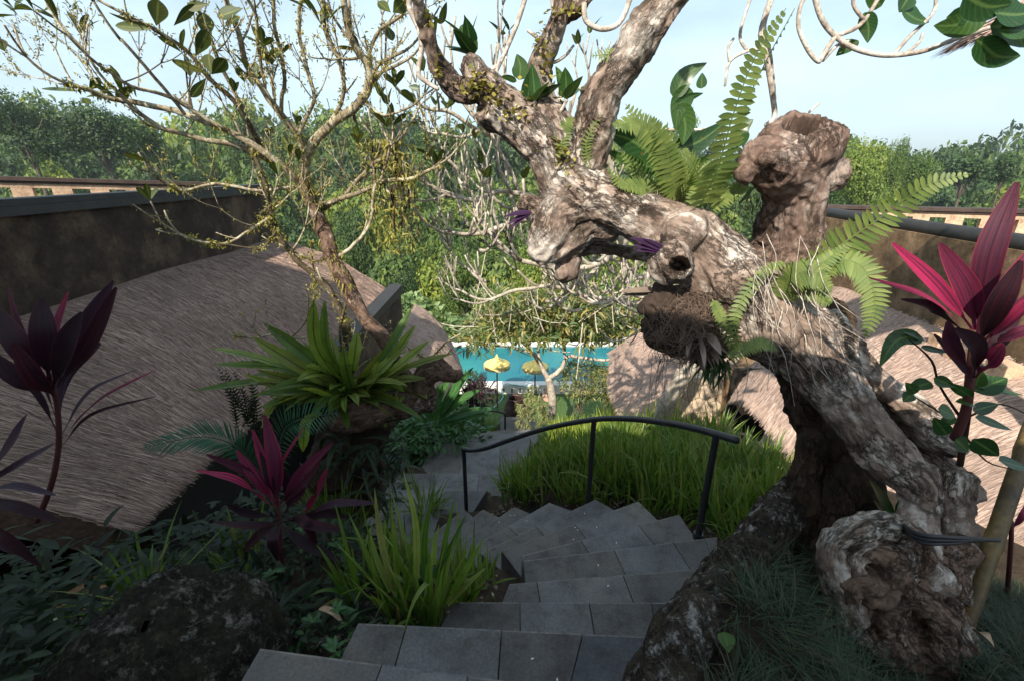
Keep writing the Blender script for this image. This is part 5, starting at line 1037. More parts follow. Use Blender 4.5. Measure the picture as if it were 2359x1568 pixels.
cordyline('tall dark maroon cordyline in front of the left straw roof', [(85, 1200, 1.95), (120, 1110, 1.92), (135, 1020, 1.9), (132, 940, 1.88), (115, 860, 1.86)],
 [('cord_dark', [(115, 880, Y), (100, 780, Y - .08), (95, 690, Y - .02)], 90), ('cord_dark', [(105, 880, Y), (45, 800, Y - .08), (-20, 700, Y)], 86), ('cord_red', [(100, 860, Y), (50, 760, Y), (20, 662, Y + .06)], 26), ('cord_red', [(120, 850, Y), (130, 760, Y + .04), (158, 672, Y + .1)], 26), ('cord_lilac', [(135, 870, Y), (190, 760, Y - .02), (262, 648, Y)], 44),
  ('cord_dark', [(130, 890, Y), (200, 800, Y - .05), (268, 662, Y - .02)], 62), ('cord_dark', [(120, 900, Y), (150, 800, Y - .12), (190, 720, Y - .14)], 80), ('cord_dark', [(105, 900, Y), (40, 870, Y - .1), (-60, 790, Y - .1)], 70), ('cord_dark', [(125, 910, Y), (80, 870, Y - .15), (30, 790, Y - .18)], 70),
  ('cord_lilac', [(138, 950, Y), (155, 860, Y), (232, 790, Y)], 40), ('cord_lilac', [(142, 1000, Y), (205, 905, Y - .04), (315, 850, Y - .06)], 22), ('cord_red', [(142, 1010, Y), (225, 925, Y - .06), (362, 850, Y - .1)], 28), ('cord_dark', [(140, 1030, Y), (210, 955, Y - .05), (360, 912, Y - .1)], 12), ('cord_dark', [(130, 990, Y), (80, 900, Y), (-10, 830, Y)], 20), ('cord_lilac', [(128, 960, Y), (95, 870, Y), (50, 840, Y)], 14)], sr=.013)
Y = 1.35
cordyline('dark blue-black cordyline leaves entering at the lower left edge', [(-90, 1400, 1.4), (-80, 1150, 1.4)],
 [('cord_lilac', [(-80, 1130, Y), (0, 1060, Y - .04), (62, 955, Y)], 44), ('cord_lilac', [(-80, 1140, Y), (40, 1070, Y - .05), (128, 1020, Y - .06)], 24), ('cord_lilac', [(-80, 1150, Y), (20, 1120, Y - .05), (128, 1140, Y - .06)], 34), ('cord_dark', [(-80, 1150, Y), (30, 1165, Y - .08), (140, 1200, Y - .08)], 34), ('cord_dark', [(-80, 1160, Y), (10, 1230, Y - .1), (90, 1300, Y - .1)], 40), ('cord_lilac', [(-80, 1160, Y), (-10, 1240, Y - .1), (60, 1280, Y - .1)], 26)])
Y = 1.45
cordyline('large crimson cordyline at the right edge in front of the ochre wall', [(2200, 1010, 1.5), (2225, 930, 1.48), (2238, 840, 1.46), (2245, 780, 1.45)],
 [('cord_red', [(2250, 790, Y), (2275, 600, Y - .06), (2342, 420, Y - .02)], 98), ('cord_red', [(2255, 790, Y), (2310, 680, Y - .08), (2390, 560, Y - .08)], 70), ('cord_pink', [(2245, 760, Y), (2230, 670, Y - .03), (2165, 560, Y)], 60), ('cord_pink', [(2240, 760, Y), (2160, 660, Y - .05), (2055, 560, Y - .03)], 40), ('cord_pink', [(2235, 770, Y), (2140, 690, Y - .06), (2000, 640, Y - .06)], 28),
  ('cord_dark', [(2235, 775, Y), (2150, 710, Y - .04), (2075, 690, Y - .04)], 30), ('cord_red', [(2260, 790, Y), (2330, 730, Y - .1), (2430, 640, Y - .12)], 54), ('cord_red', [(2260, 800, Y), (2340, 770, Y - .1), (2430, 740, Y - .12)], 40), ('cord_dark', [(2250, 800, Y), (2300, 700, Y - .12), (2350, 600, Y - .14)], 60),
  ('cord_red', [(2235, 860, Y), (2190, 790, Y - .1), (2180, 740, Y - .12)], 44), ('cord_dark', [(2240, 870, Y), (2250, 800, Y - .14), (2200, 755, Y - .16)], 70), ('cord_red', [(2245, 870, Y), (2280, 830, Y - .1), (2310, 790, Y - .12)], 50), ('cord_dark', [(2240, 880, Y), (2200, 830, Y), (2150, 770, Y)], 36), ('cord_dark', [(2245, 840, Y), (2290, 790, Y - .05), (2350, 720, Y)], 50)], sr=.016)
o = cordyline('small green and red cordyline behind the bamboo at the right edge', [(2300, 1560, 2.0), (2325, 1300, 1.92), (2330, 1200, 1.9)], [('cord_pink', [(2330, 1210, 1.9), (2325, 1160, 1.88), (2335, 1110, 1.88)], 20), ('cord_red', [(2330, 1220, 1.9), (2350, 1190, 1.88), (2370, 1150, 1.88)], 20)])

# round-leaved shrub at the right
t = thing('round_leaf_shrub', 'thin shrub with round dark leaves in front of the right straw roof', 'shrub', P(2190, 1080, 1.55)); mb = MB()
tube(mb, [P(2210, 1070, 1.55), P(2225, 980, 1.52), P(2235, 900, 1.5), P(2240, 850, 1.5)], [.012, .010, .009, .007], 7); tube(mb, [P(2225, 980, 1.52), P(2165, 890, 1.48), P(2145, 830, 1.45), P(2090, 778, 1.42)], [.006, .004, .004, .002], 5); tube(mb, [P(2230, 960, 1.52), P(2300, 930, 1.48), P(2380, 960, 1.46)], [.004, .003, .002], 5); tube(mb, [P(2220, 1000, 1.52), P(2270, 1060, 1.46), P(2330, 1080, 1.44)], [.004, .003, .002], 5); tube(mb, [P(2225, 990, 1.52), P(2150, 940, 1.48), P(2100, 910, 1.46)], [.004, .003, .002], 5); mb.build('stem', M['bark_dark'], t)
mb = MB()
for a, b, w, bw in (((2125, 778), (2025, 845), 42, (-10, -28)), ((2130, 785), (2080, 765), 16, (0, 0)), ((2120, 800), (2185, 812), 18, (0, 0)), ((2145, 880), (2090, 895), 34, (0, 0)), ((2150, 870), (2200, 890), 26, (0, 0)), ((2100, 905), (2080, 925), 26, (0, 0)), ((2240, 900), (2320, 870), 60, (0, 0)), ((2245, 890), (2260, 850), 34, (0, 0)), ((2240, 915), (2180, 880), 26, (0, 0)), ((2160, 940), (2200, 960), 34, (0, 0)), ((2240, 945), (2300, 930), 30, (0, 0)), ((2245, 960), (2330, 990), 24, (0, 0)), ((2180, 1000), (2150, 960), 34, (0, 0)), ((2200, 1010), (2230, 1040), 36, (0, 0)), ((2240, 1010), (2300, 1050), 46, (0, 0)), ((2300, 1060), (2370, 1080), 34, (0, 0)), ((2200, 960), (2160, 985), 30, (0, 0)), ((2250, 890), (2358, 910), 22, (0, 0)), ((2240, 930), (2200, 925), 30, (0, 0)), ((2110, 905), (2085, 880), 26, (0, 0))):
    L2(mb, a, b, w, 1.46, bow=bw, prof='ovate', face=nrm(nrm(-P(*a, 1.4)) + rng.normal(0, .4, 3) + [0, 0, .4]))
mb.build('leaves', M['bigleaf'], t)
t = thing('leafy_plant', 'dark blue-green leaves poking out behind the leaning trunk', 'plant', P(2040, 1180, 1.75)); mb = MB()
for a, b, w in (((2060, 1200), (2000, 1100), 40), ((2060, 1210), (2010, 1150), 30), ((2070, 1190), (2110, 1120), 30), ((2050, 1200), (2010, 1190), 26)): L2(mb, a, b, w, 1.85)
mb.build('leaves', M['bigleaf'], t)

# ------------------------------------------------------------------ bird's nest ferns round the burl on the left
bn = thing('birds_nest_fern', 'large bright green birds nest fern spreading over the left burl', 'fern', P(800, 920, 3.3), 'birds nest ferns'); mb = MB(); Y0 = 3.3
for pl_, w in ([[(790, 915), (640, 840), (483, 800)], 34], [[(790, 920), (620, 880), (443, 899)], 26], [[(790, 925), (650, 880), (532, 894)], 30], [[(790, 915), (660, 850), (490, 838)], 30], [[(795, 905), (700, 850), (580, 775)], 40], [[(795, 905), (720, 830), (605, 742)], 42], [[(800, 900), (730, 800), (722, 690)], 38], [[(805, 890), (755, 800), (748, 690)], 34],
               [[(700, 930), (640, 925), (602, 985)], 40], [[(740, 950), (705, 975), (697, 1040)], 36], [[(830, 900), (900, 800), (949, 710)], 36], [[(830, 905), (900, 830), (958, 748)], 34], [[(840, 900), (910, 850), (990, 784)], 36], [[(840, 910), (930, 850), (1044, 813)], 26], [[(830, 920), (860, 880), (872, 830)], 40], [[(870, 930), (885, 935), (888, 985)], 34], [[(800, 905), (815, 830), (823, 764)], 40],
               [[(800, 915), (740, 870), (660, 800)], 42], [[(800, 920), (720, 890), (590, 850)], 36], [[(800, 920), (700, 905), (560, 860)], 30], [[(810, 925), (770, 880), (700, 790)], 40], [[(820, 920), (800, 860), (790, 800)], 36], [[(820, 925), (860, 870), (930, 800)], 36], [[(830, 930), (900, 880), (980, 870)], 30], [[(800, 930), (740, 920), (640, 930)], 32], [[(790, 915), (690, 900), (610, 905)], 34], [[(820, 930), (850, 940), (900, 930)], 34], [[(810, 910), (780, 850), (760, 770)], 40]):
    d = rng.normal(0, .12); L = len(pl_); Ys = [Y0, Y0 - .12 + d * .5, Y0 - .08 + d]
    pts = [P(x, y, q) for (x, y), q in zip(pl_, Ys)]; pleaf(mb, pts, rad(w * .64, *pl_[1], Y0), 'nest', .35, face=nrm(nrm(-pts[1]) * .75 + rng.normal(0, .25, 3) + [0, 0, .6]), n=26, wave=.07, wf=11, cols=5, tw=rng.normal(0, .3))
a = rng.uniform(2.4, 6.9, 80); n = 80; D = np.column_stack([np.cos(a) * 1.0, np.sin(a) * .6, rng.uniform(.15, 1.5, n)]); ribbons(mb, P(800, 915, 3.3) + rng.normal(0, .05, (n, 3)), D, rng.uniform(.3, .72, n), rng.uniform(.045, .08, n), rng.uniform(.3, 1.3, n), 22, 'nest', .3, rng.normal(0, .5, n), .06, 10)
mb.build('leaves', M['nest'], bn)
# the same leaves standing at the back, in copies of smaller crowns
for k, (x, y, Yb, s) in enumerate(((930, 905, 3.5, .8), (700, 900, 3.35, .8))):
    t = thing('birds_nest_fern', ('smaller birds nest fern behind the thin trunk on the right of the burl', 'smaller birds nest fern low on the left end of the burl')[k], 'fern', P(x, y, Yb), 'birds nest ferns'); mb = MB(); n = 16
    a = np.linspace(0, 6.28, n, endpoint=False) + rng.normal(0, .2, n); D = np.column_stack([np.cos(a), np.sin(a), rng.uniform(.5, 1.6, n)]); ribbons(mb, np.repeat([P(x, y, Yb)], n, 0), D, rng.uniform(.3, .55, n) * s, .10 * s, rng.uniform(.6, 1.5, n), 16, 'nest', .3, rng.normal(0, .3, n), .05, 8); mb.build('leaves', M['nest'], t)
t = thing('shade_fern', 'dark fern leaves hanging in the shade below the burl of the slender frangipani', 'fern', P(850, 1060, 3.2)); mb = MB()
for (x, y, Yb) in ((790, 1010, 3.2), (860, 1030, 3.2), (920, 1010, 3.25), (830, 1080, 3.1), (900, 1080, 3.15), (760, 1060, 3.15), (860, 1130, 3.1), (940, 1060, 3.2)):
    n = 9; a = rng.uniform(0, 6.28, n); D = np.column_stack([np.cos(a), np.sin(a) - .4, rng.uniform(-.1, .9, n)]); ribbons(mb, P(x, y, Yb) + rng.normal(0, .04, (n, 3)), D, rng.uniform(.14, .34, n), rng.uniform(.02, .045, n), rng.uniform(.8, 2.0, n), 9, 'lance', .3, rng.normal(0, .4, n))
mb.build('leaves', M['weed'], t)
# cycads
def cycad(label, pts, n, ll, lw, droop=.2, face=None, ang=55):
    t = thing('cycad', label, 'palm', P(*pts[0]), 'cycad leaves'); W3 = [P(*q) for q in pts]; mb = MB(); frond(mb, W3, n, lw, ll, taper='mid', droop=droop, face=face, ang=ang, prof='lance'); mb.build('frond', M['cycad'], t); mb = MB(); tube(mb, W3, np.linspace(.006, .002, len(W3)), 5); mb.build('rachis', M['cycad'], t)
cycad('dark green cycad frond lying across the eave of the left straw roof', [(600, 1120, 2.3), (560, 1040, 2.2), (470, 1005, 2.1), (330, 1030, 2.0)], 44, .17, .011, ang=38, droop=.3)
cycad('blue-green cycad frond between the pink cordyline and the burl', [(640, 1090, 2.5), (650, 1000, 2.4), (690, 965, 2.35), (780, 950, 2.35)], 34, .17, .011, face=nrm([-.3, -.8, .3]))
t = thing('feathery_shrub', 'dark feathery shrub standing against the left straw roof', 'shrub', P(560, 1000, 3.4), None); mb = MB()
for k in range(9):
    a = (rng.uniform(540, 600), rng.uniform(960, 1010)); b = (rng.uniform(495, 590), rng.uniform(830, 940)); frond(mb, [P(*a, 3.4), P((a[0] + b[0]) / 2 + 8, (a[1] + b[1]) / 2, 3.38), P(*b, 3.35)], 16, .012, .06, droop=.3, ang=45)
mb.build('leaves', M['weed'], t)

# burl / log under the fern
t = thing('frangipani_tree', 'slender left frangipani rising from a horizontal burl, branches covered in yellow moss', 'tree', P(960, 930, 3.4)); lt = t
LIMBS = []; mb = MB()
limb(mb, [(770, 960, 30, 3.3), (830, 950, 42, 3.25), (890, 935, 36, 3.3), (940, 930, 30, 3.35), (985, 905, 28, 3.4)]); limb(mb, [(985, 915, 26, 3.4), (975, 880, 24, 3.4), (1000, 850, 30, 3.42), (1040, 865, 16, 3.4), (1060, 858, 9, 3.38)], seed=2)
limb(mb, [(985, 905, 22, 3.4), (945, 880, 17, 3.42), (915, 840, 15, 3.45), (880, 775, 16, 3.5), (845, 740, 14, 3.55), (815, 690, 17, 3.6), (790, 640, 17, 3.65), (765, 590, 17, 3.7), (745, 530, 17, 3.75), (725, 480, 16, 3.8), (705, 435, 15, 3.8), (698, 405, 15, 3.8)], seed=3)
knob(mb, 1010, 840, 20, 3.4); knob(mb, 985, 930, 18, 3.36); knob(mb, 800, 965, 34, 3.22)
tr = mb.build('trunk', M['burl'], t); remesh(tr, .012, 1); roughen(tr, .010, 9, 90)
LIMBS = []; mb = MB(); limb(mb, [(870, 960, 40, 3.6), (850, 1010, 40, 3.6), (840, 1060, 46, 3.6), (830, 1160, 50, 3.6)]); limb(mb, [(780, 970, 34, 3.5), (770, 1030, 42, 3.45), (760, 1100, 50, 3.4)])
bs = mb.build('root_stump', M['root'], t); remesh(bs, .022, 1); roughen(bs, .035, 6, 95); LIMBS = None
rs = np.random.default_rng(5); mb = MB(); md = MB(); tips = []; main = []; LIMBS = []
def br_(L, Y0, Y1, r0, r1, tip=True, m=None, seed=0):
    pts = [P(a, b, Y0 + (Y1 - Y0) * k / (len(L) - 1)) for k, (a, b) in enumerate(L)]; c_, r_ = tube(m or mb, pts, np.linspace(r0, r1, len(L)), 8, wob=.012, seed=seed); main.append((c_, r_))
    if tip: tips.append((pts[-1], nrm(pts[-1] - pts[-2])))
    return pts
br_([(700, 415), (710, 355), (760, 290), (825, 240), (850, 195), (845, 150), (820, 110), (800, 50), (790, -30)], 3.8, 3.4, .038, .02)
br_([(704, 350), (690, 310), (650, 265), (615, 215), (570, 150), (545, 80), (510, -20)], 3.8, 3.5, .03, .016)
br_([(690, 425), (660, 390), (600, 345), (520, 300), (430, 262), (330, 243), (260, 232), (210, 212), (160, 195)], 3.8, 3.1, .030, .012)
br_([(650, 385), (560, 340), (470, 322), (380, 300), (320, 262), (255, 200)], 3.75, 3.2, .022, .010)
br_([(610, 355), (580, 300), (540, 235), (490, 190), (430, 120), (350, 65), (290, 35)], 3.75, 3.3, .022, .010, m=md)
br_([(560, 250), (510, 150), (470, 60), (440, -20)], 3.6, 3.3, .014, .010); br_([(520, 300), (440, 250), (380, 220), (300, 200), (240, 160)], 3.5, 3.1, .014, .009)
br_([(430, 262), (380, 210), (330, 150), (280, 95)], 3.4, 3.1, .012, .009); br_([(740, 470), (820, 445), (890, 415), (950, 410), (1010, 380)], 3.8, 3.7, .020, .012)
br_([(745, 480), (800, 440), (850, 385), (900, 345), (935, 300)], 3.85, 3.7, .018, .010); br_([(780, 590), (830, 550), (855, 500), (860, 440), (880, 400)], 3.7, 3.7, .016, .010)
br_([(690, 430), (600, 440), (500, 425), (420, 440), (395, 430)], 3.8, 3.4, .014, .008); br_([(760, 290), (790, 220), (780, 140), (750, 60), (740, -20)], 3.7, 3.4, .016, .012)
br_([(850, 195), (870, 150), (930, 120)], 3.6, 3.5, .014, .010); br_([(850, 180), (890, 160), (935, 140)], 3.6, 3.5, .012, .010); br_([(845, 150), (860, 90), (900, 55), (935, 20), (925, -10)], 3.55, 3.4, .012, .010); br_([(835, 220), (880, 265), (925, 255)], 3.65, 3.6, .010, .008)
br_([(650, 265), (655, 180), (640, 100), (630, 20), (640, -30)], 3.7, 3.5, .014, .010); br_([(690, 310), (720, 230), (700, 140), (690, 60), (700, -20)], 3.7, 3.5, .014, .010); br_([(615, 215), (600, 130), (590, 40), (560, -20)], 3.65, 3.4, .012, .010)
# second darker stem going to the left wall
br_([(800, 800), (790, 740), (765, 680), (720, 630), (670, 580), (640, 530), (620, 470), (605, 410), (585, 350)], 3.6, 3.6, .030, .014, m=md)
br_([(650, 545), (600, 500), (640, 460)], 3.6, 3.5, .012, .010, False, m=md); br_([(625, 500), (590, 520), (530, 555), (480, 560), (440, 550)], 3.55, 3.3, .011, .007); br_([(640, 530), (600, 570), (540, 565), (490, 560)], 3.5, 3.3, .009, .006, m=md)
br_([(800, 740), (805, 790), (800, 860), (810, 900)], 3.55, 3.4, .014, .012, False, m=md); br_([(795, 700), (780, 760), (790, 840)], 3.6, 3.5, .012, .010, False, m=md)
br_([(770, 590), (735, 600), (700, 590)], 3.7, 3.65, .008, .006, m=md); br_([(720, 560), (725, 640), (722, 660)], 3.7, 3.65, .007, .006, False, m=md); br_([(540, 775), (590, 780), (640, 770), (700, 780)], 3.2, 3.2, .007, .009, False); br_([(620, 770), (615, 720), (610, 690)], 3.2, 3.2, .006, .005, False)
br_([(985, 830), (940, 800), (905, 775)], 3.4, 3.3, .009, .007, False); br_([(990, 830), (1020, 790), (1060, 770)], 3.4, 3.3, .008, .006, False); br_([(1000, 840), (1040, 800)], 3.4, 3.3, .007, .005, False)
# sub-branching
sub = []
for c_, r_ in list(main):
    L_ = np.linalg.norm(np.diff(c_, axis=0), axis=1).sum()
    if r_.max() > .045 or L_ < .5: continue
    for k in range(int(L_ * 4.6)):
        i_ = rs.integers(int(len(c_) * .3), len(c_) - 2); t_ = nrm(c_[i_ + 1] - c_[i_]); e = nrm(t_ * .5 + rs.normal(0, .75, 3) * [1, .7, .6] + [0, 0, .35])
        frangi(mb if rs.random() < .85 else md, c_[i_], e, rs.uniform(.14, .27), max(.0045, r_[i_] * .42), rs.integers(0, 4), sub, rs, .5, .6, 5, .8)
for p, d in list(tips): frangi(mb, p, d, .2, .009, 1, sub, rs, .5, .6, 5)
mb.build('branch', M['twig_lichen'], t); md.build('branch', M['twig_dark'], t); allb = [(l[0][2:-2], l[4][2:-2]) for l in LIMBS]; LIMBS = None
mb = MB()
for p, d in sub:
    if rs.random() < .17 and p[2] > -.3: rosette(mb, p, d, rs.integers(2, 5), .15, .045, rs, .9, .4, 'obov')
for a, b, w in (((350, 65), (250, 30), 18), ((350, 68), (265, 60), 20), ((360, 60), (365, 0), 38), ((400, 60), (450, 10), 20), ((480, 10), (430, 20), 22), ((400, 100), (350, 190), 0), ((200, 205), (130, 182), 16), ((190, 212), (95, 205), 18), ((205, 208), (230, 180), 18), ((480, 170), (395, 140), 18), ((485, 170), (480, 125), 30), ((488, 172), (520, 135), 30), ((475, 180), (440, 225), 20), ((300, 200), (270, 230), 22), ((310, 195), (315, 225), 20), ((470, 60), (455, 110), 26), ((475, 90), (470, 30), 34), ((450, 130), (480, 70), 28), ((560, 20), (500, 40), 30), ((320, 200), (270, 215), 16), ((190, 225), (205, 240), 18), ((900, 30), (870, 5), 26), ((905, 30), (930, 5), 30), ((890, 60), (905, 95), 20)):
    if w: L2(mb, a, b, w, 3.3, prof='obov', face=nrm(nrm(-P(*a, 3.3)) + rng.normal(0, .45, 3) + [0, 0, .2]))
mb.build('leaves', M['frangleaf'], t)
# moss on the branches, hanging curtain of moss
mb = MB()
for c_, r_ in main:
    n = int(len(c_) * 14); i_ = rs.integers(0, len(c_), n); keep = vnoise(c_[i_] * 4) > -.25; i_ = i_[keep]; n = len(i_); a = nrm(rs.normal(0, 1, (n, 3))); B = c_[i_] + a * r_[i_][:, None] * .8 + rs.normal(0, .01, (n, 3)); ribbons(mb, B, a + [0, 0, -.2], rs.uniform(.012, .038, n), rs.uniform(.006, .013, n), 1.0, 3, 'ovate', .3, rs.normal(0, 1, n))
for c_, r_ in allb[len(main):]:
    n = rs.integers(3, 12); i_ = rs.integers(0, len(c_), n); a = nrm(rs.normal(0, 1, (n, 3))); ribbons(mb, c_[i_] + a * r_[i_][:, None] * .8, a + [0, 0, -.2], rs.uniform(.010, .03, n), rs.uniform(.006, .012, n), 1.0, 3, 'ovate', .3, rs.normal(0, 1, n))
c_ = catmull([P(698, 405, 3.8), P(725, 480, 3.8), P(765, 590, 3.7), P(800, 660, 3.62)], 40); n = 500; i_ = rs.integers(0, 40, n); a = nrm(rs.normal(0, 1, (n, 3)) + [.5, -.2, 0]); ribbons(mb, c_[i_] + a * .05, a + [0, 0, -.6], rs.uniform(.03, .09, n), .008, 1.2, 4, 'blade', .3)
n = 800; px = rs.normal(900, 30, n); py = 320 + rs.random(n) ** 1.2 * 260; px += (py - 340) * .06 + 14 * np.sin(py / 30); B = np.array([P(a_, b_, 3.75 + rs.normal(0, .06)) for a_, b_ in zip(px, py)]); ribbons(mb, B, rs.normal(0, 1, (n, 3)) + [0, 0, -.8], rs.uniform(.03, .08, n), rs.uniform(.006, .016, n), .8, 4, 'lance', .3, rs.normal(0, 1, n))
mb.build('moss', M['moss'], t)
mb = MB()
for k in range(34):
    x = rs.normal(905, 24); y = rs.uniform(330, 420); L_ = rs.uniform(80, 190); tube(mb, [P(x, y, 3.76), P(x + rs.normal(0, 8), y + L_ * .5, 3.75), P(x + rs.normal(0, 12), y + L_, 3.76)], [.006, .005, .003], 4, n=8, wob=.02, seed=k, blunt=False)
for k in range(26): x = rs.uniform(430, 900); y = rs.uniform(220, 440); tube(mb, [P(x, y, 3.6), P(x + rs.normal(0, 6), y + 30, 3.6), P(x + rs.normal(0, 10), y + rs.uniform(40, 90), 3.6)], [.003, .002, .001], 4, n=6, blunt=False)
mb.build('hanging_root', M['twig_dark'], t)

# ------------------------------------------------------------------ bare frangipani in the middle, growing behind the old trunk
t = thing('frangipani_tree', 'bare pale frangipani with curling antler-like branches in the centre', 'tree', (2.3, 6.0, -4.2)); rs = np.random.default_rng(3); mb = MB(); tips = []
def fr(L, Y0, Y1, r0, r1, sub_n=3, d=2, ln=.26):
    pts = [P(a, b, Y0 + (Y1 - Y0) * k / (len(L) - 1)) for k, (a, b) in enumerate(L)]; r0 *= 1.0; r1 *= 1.05; sub_n = int(sub_n * .62); ln *= 1.6; d = min(d, 2); c_, r_ = tube(mb, pts, np.linspace(r0, r1, len(L)), 8, wob=.01)
    frangi(mb, pts[-1], pts[-1] - pts[-2], ln, r1, d, tips, rs, .9, .65, 6, .7)
    for k in range(sub_n):
        i_ = rs.integers(int(len(c_) * .3), len(c_) - 2); e = nrm(nrm(c_[i_ + 1] - c_[i_]) * .7 + rs.normal(0, .6, 3)); frangi(mb, c_[i_], e, ln * rs.uniform(.7, 1.2), r_[i_] * .75, rs.integers(1, d + 1), tips, rs, 1.0, .6, 6, .7)
Ym = 4.9
tube(mb, [(2.3, 6.0, -4.4), (2.15, 5.7, -3.2), P(1640, 760, 5.4), P(1600, 640, 5.2), P(1560, 600, 5.1)], [.13, .11, .085, .07, .06], 12)
fr([(1560, 600), (1500, 590), (1440, 580), (1370, 610), (1300, 620), (1200, 600)], 5.1, 4.4, .05, .020, 11, 3, .22)
fr([(1540, 600), (1480, 560), (1430, 450), (1400, 360), (1380, 300)], 5.2, 4.8, .035, .016, 8, 2, .24)
fr([(1540, 610), (1470, 640), (1440, 600), (1380, 560), (1300, 560)], 5.3, 4.9, .035, .016, 9, 3, .2)
fr([(1200, 600), (1140, 560), (1100, 480), (1060, 400), (1020, 360)], 4.7, 4.5, .022, .012, 8, 2, .22)
fr([(1450, 580), (1400, 520), (1320, 500), (1200, 510), (1100, 540), (1020, 535)], 5.0, 4.3, .042, .015, 13, 2, .24)
fr([(1400, 520), (1340, 430), (1270, 370), (1200, 320), (1120, 290)], 5.0, 4.4, .038, .018, 11, 2, .24)
fr([(1300, 480), (1240, 460), (1160, 440), (1090, 460), (1010, 440)], 4.8, 4.3, .028, .015, 5)
fr([(1380, 610), (1330, 660), (1260, 660), (1190, 670), (1130, 690)], 4.9, 4.4, .026, .014, 9, 3, .2)
fr([(1500, 595), (1480, 660), (1430, 690), (1380, 700)], 5.0, 4.6, .030, .016, 11, 3, .19); fr([(1540, 600), (1500, 680), (1450, 700), (1400, 690), (1330, 680)], 5.1, 4.7, .030, .015, 11, 3, .19)
fr([(1560, 620), (1540, 700), (1500, 720)], 5.1, 4.8, .028, .016, 4)
fr([(1200, 330), (1100, 300), (1040, 260), (990, 250), (960, 240)], 4.6, 4.2, .020, .012, 3); fr([(1220, 500), (1180, 400), (1140, 330), (1120, 280), (1130, 230)], 4.7, 4.4, .020, .012, 3)
for k in range(12):
    x, y = rs.uniform(960, 1500), rs.uniform(380, 660); Yk = rs.uniform(4.3, 5.2); p_ = P(x, y, Yk); frangi(mb, p_, np.array([rs.normal(-.3, .8), rs.normal(-.2, .5), rs.uniform(-.3, .4)]), rs.uniform(.2, .3), .019, 2, tips, rs, .9, .7, 6, .85)
for k in range(8):
    x, y = rs.uniform(1240, 1470), rs.uniform(600, 720); Yk = rs.uniform(4.6, 5.6); frangi(mb, P(x, y, Yk), np.array([rs.normal(0, 1), rs.normal(-.2, .5), rs.uniform(-.7, .1)]), rs.uniform(.17, .26), .018, 2, tips, rs, 1.0, .6, 6, .85)
mb.build('branch', M['twig_far'], t); mb = MB()
for p, d in tips:
    if rs.random() < .03 or (p[2] > -.2 and rs.random() < .25): rosette(mb, p, d, rs.integers(2, 4), .16, .055, rs, .9, .4, 'ovate')
mb.build('leaves', M['frangleaf'], t)

# ------------------------------------------------------------------ variegated tree by the pool
def crownleaves(mb, blobs, n, L, W, prof='lance', g=rng, droop=.6, dens=None):
    for (c, r) in blobs:
        c = np.array(c); r = np.array(r) if np.ndim(r) else np.array([r] * 3); m = int(n * (r[0] * r[2]) ** .9)
        d = nrm(g.normal(0, 1, (m, 3))); q = g.uniform(.45, 1.02, (m, 1)) ** .6; B = c + d * r * q + g.normal(0, .04, (m, 3)); D = d + g.normal(0, .7, (m, 3)) + [0, 0, .2]
        ribbons(mb, B, D, L * g.uniform(.6, 1.25, m), W * g.uniform(.7, 1.2, m), g.uniform(.1, droop * 2, m), 4, prof, .2, g.normal(0, .6, m))
t = thing('croton_tree', 'rounded yellow-green variegated tree with pale forked trunk in front of the pool', 'tree', (1.25, 14.2, -9.25)); mb = MB(); Yt = 13.6
tw = lambda L, r0, r1, Ys=Yt: tube(mb, [P(a, b, Ys) for a, b in L], np.linspace(r0, r1, len(L)), 9, wob=.02)
tube(mb, [(1.25, 14.2, -9.3), P(1272, 940, 13.8), P(1268, 890, 13.7), P(1262, 870, Yt)], [.17, .14, .13, .11], 12); tw([(1262, 872), (1248, 845), (1230, 815), (1210, 800)], .09, .05); tw([(1262, 872), (1285, 855), (1300, 835), (1310, 820), (1350, 825), (1400, 828), (1430, 810), (1450, 790)], .08, .03); tw([(1245, 840), (1240, 800), (1250, 760)], .06, .03); tw([(1230, 815), (1180, 800), (1120, 795), (1080, 790)], .04, .02); tw([(1300, 835), (1300, 790), (1290, 750)], .05, .03); tw([(1215, 800), (1180, 770), (1150, 740)], .04, .02); tw([(1300, 790), (1350, 760), (1400, 730)], .04, .02)
for k in range(120):
    a, b = rng.uniform(1080, 1470), rng.uniform(690, 800); p = P(a, b, Yt + rng.normal(0, .8)); q = rng.normal(0, .25, 3); tube(mb, [p, p + q + [0, 0, .1], p + q * 2 + [0, 0, .35]], [.020, .016, .012], 5, n=5)
mb.build('trunk', M['twig_far'], t); mb = MB()
crownleaves(mb, [(P(rng.uniform(1060, 1490), rng.uniform(670, 800), 13.5 + rng.normal(0, .5)), (rng.uniform(.25, .5), .4, rng.uniform(.15, .35))) for _ in range(48)] + [(P(1120, 755, 13.4), (.75, .8, .55)), (P(1085, 790, 13.2), (.42, .5, .25)), (P(1175, 735, 13.6), (.8, .8, .55)), (P(1240, 725, 13.8), (.9, .9, .6)), (P(1310, 730, 13.8), (.9, .9, .55)), (P(1385, 740, 13.8), (.9, .9, .5)), (P(1440, 760, 13.7), (.6, .7, .4)), (P(1260, 770, 13.3), (.7, .6, .35)), (P(1200, 775, 13.3), (.6, .6, .3)), (P(1350, 775, 13.4), (.6, .6, .3))], 540, .33, .068)
mb.build('crown', M['varieg'], t)
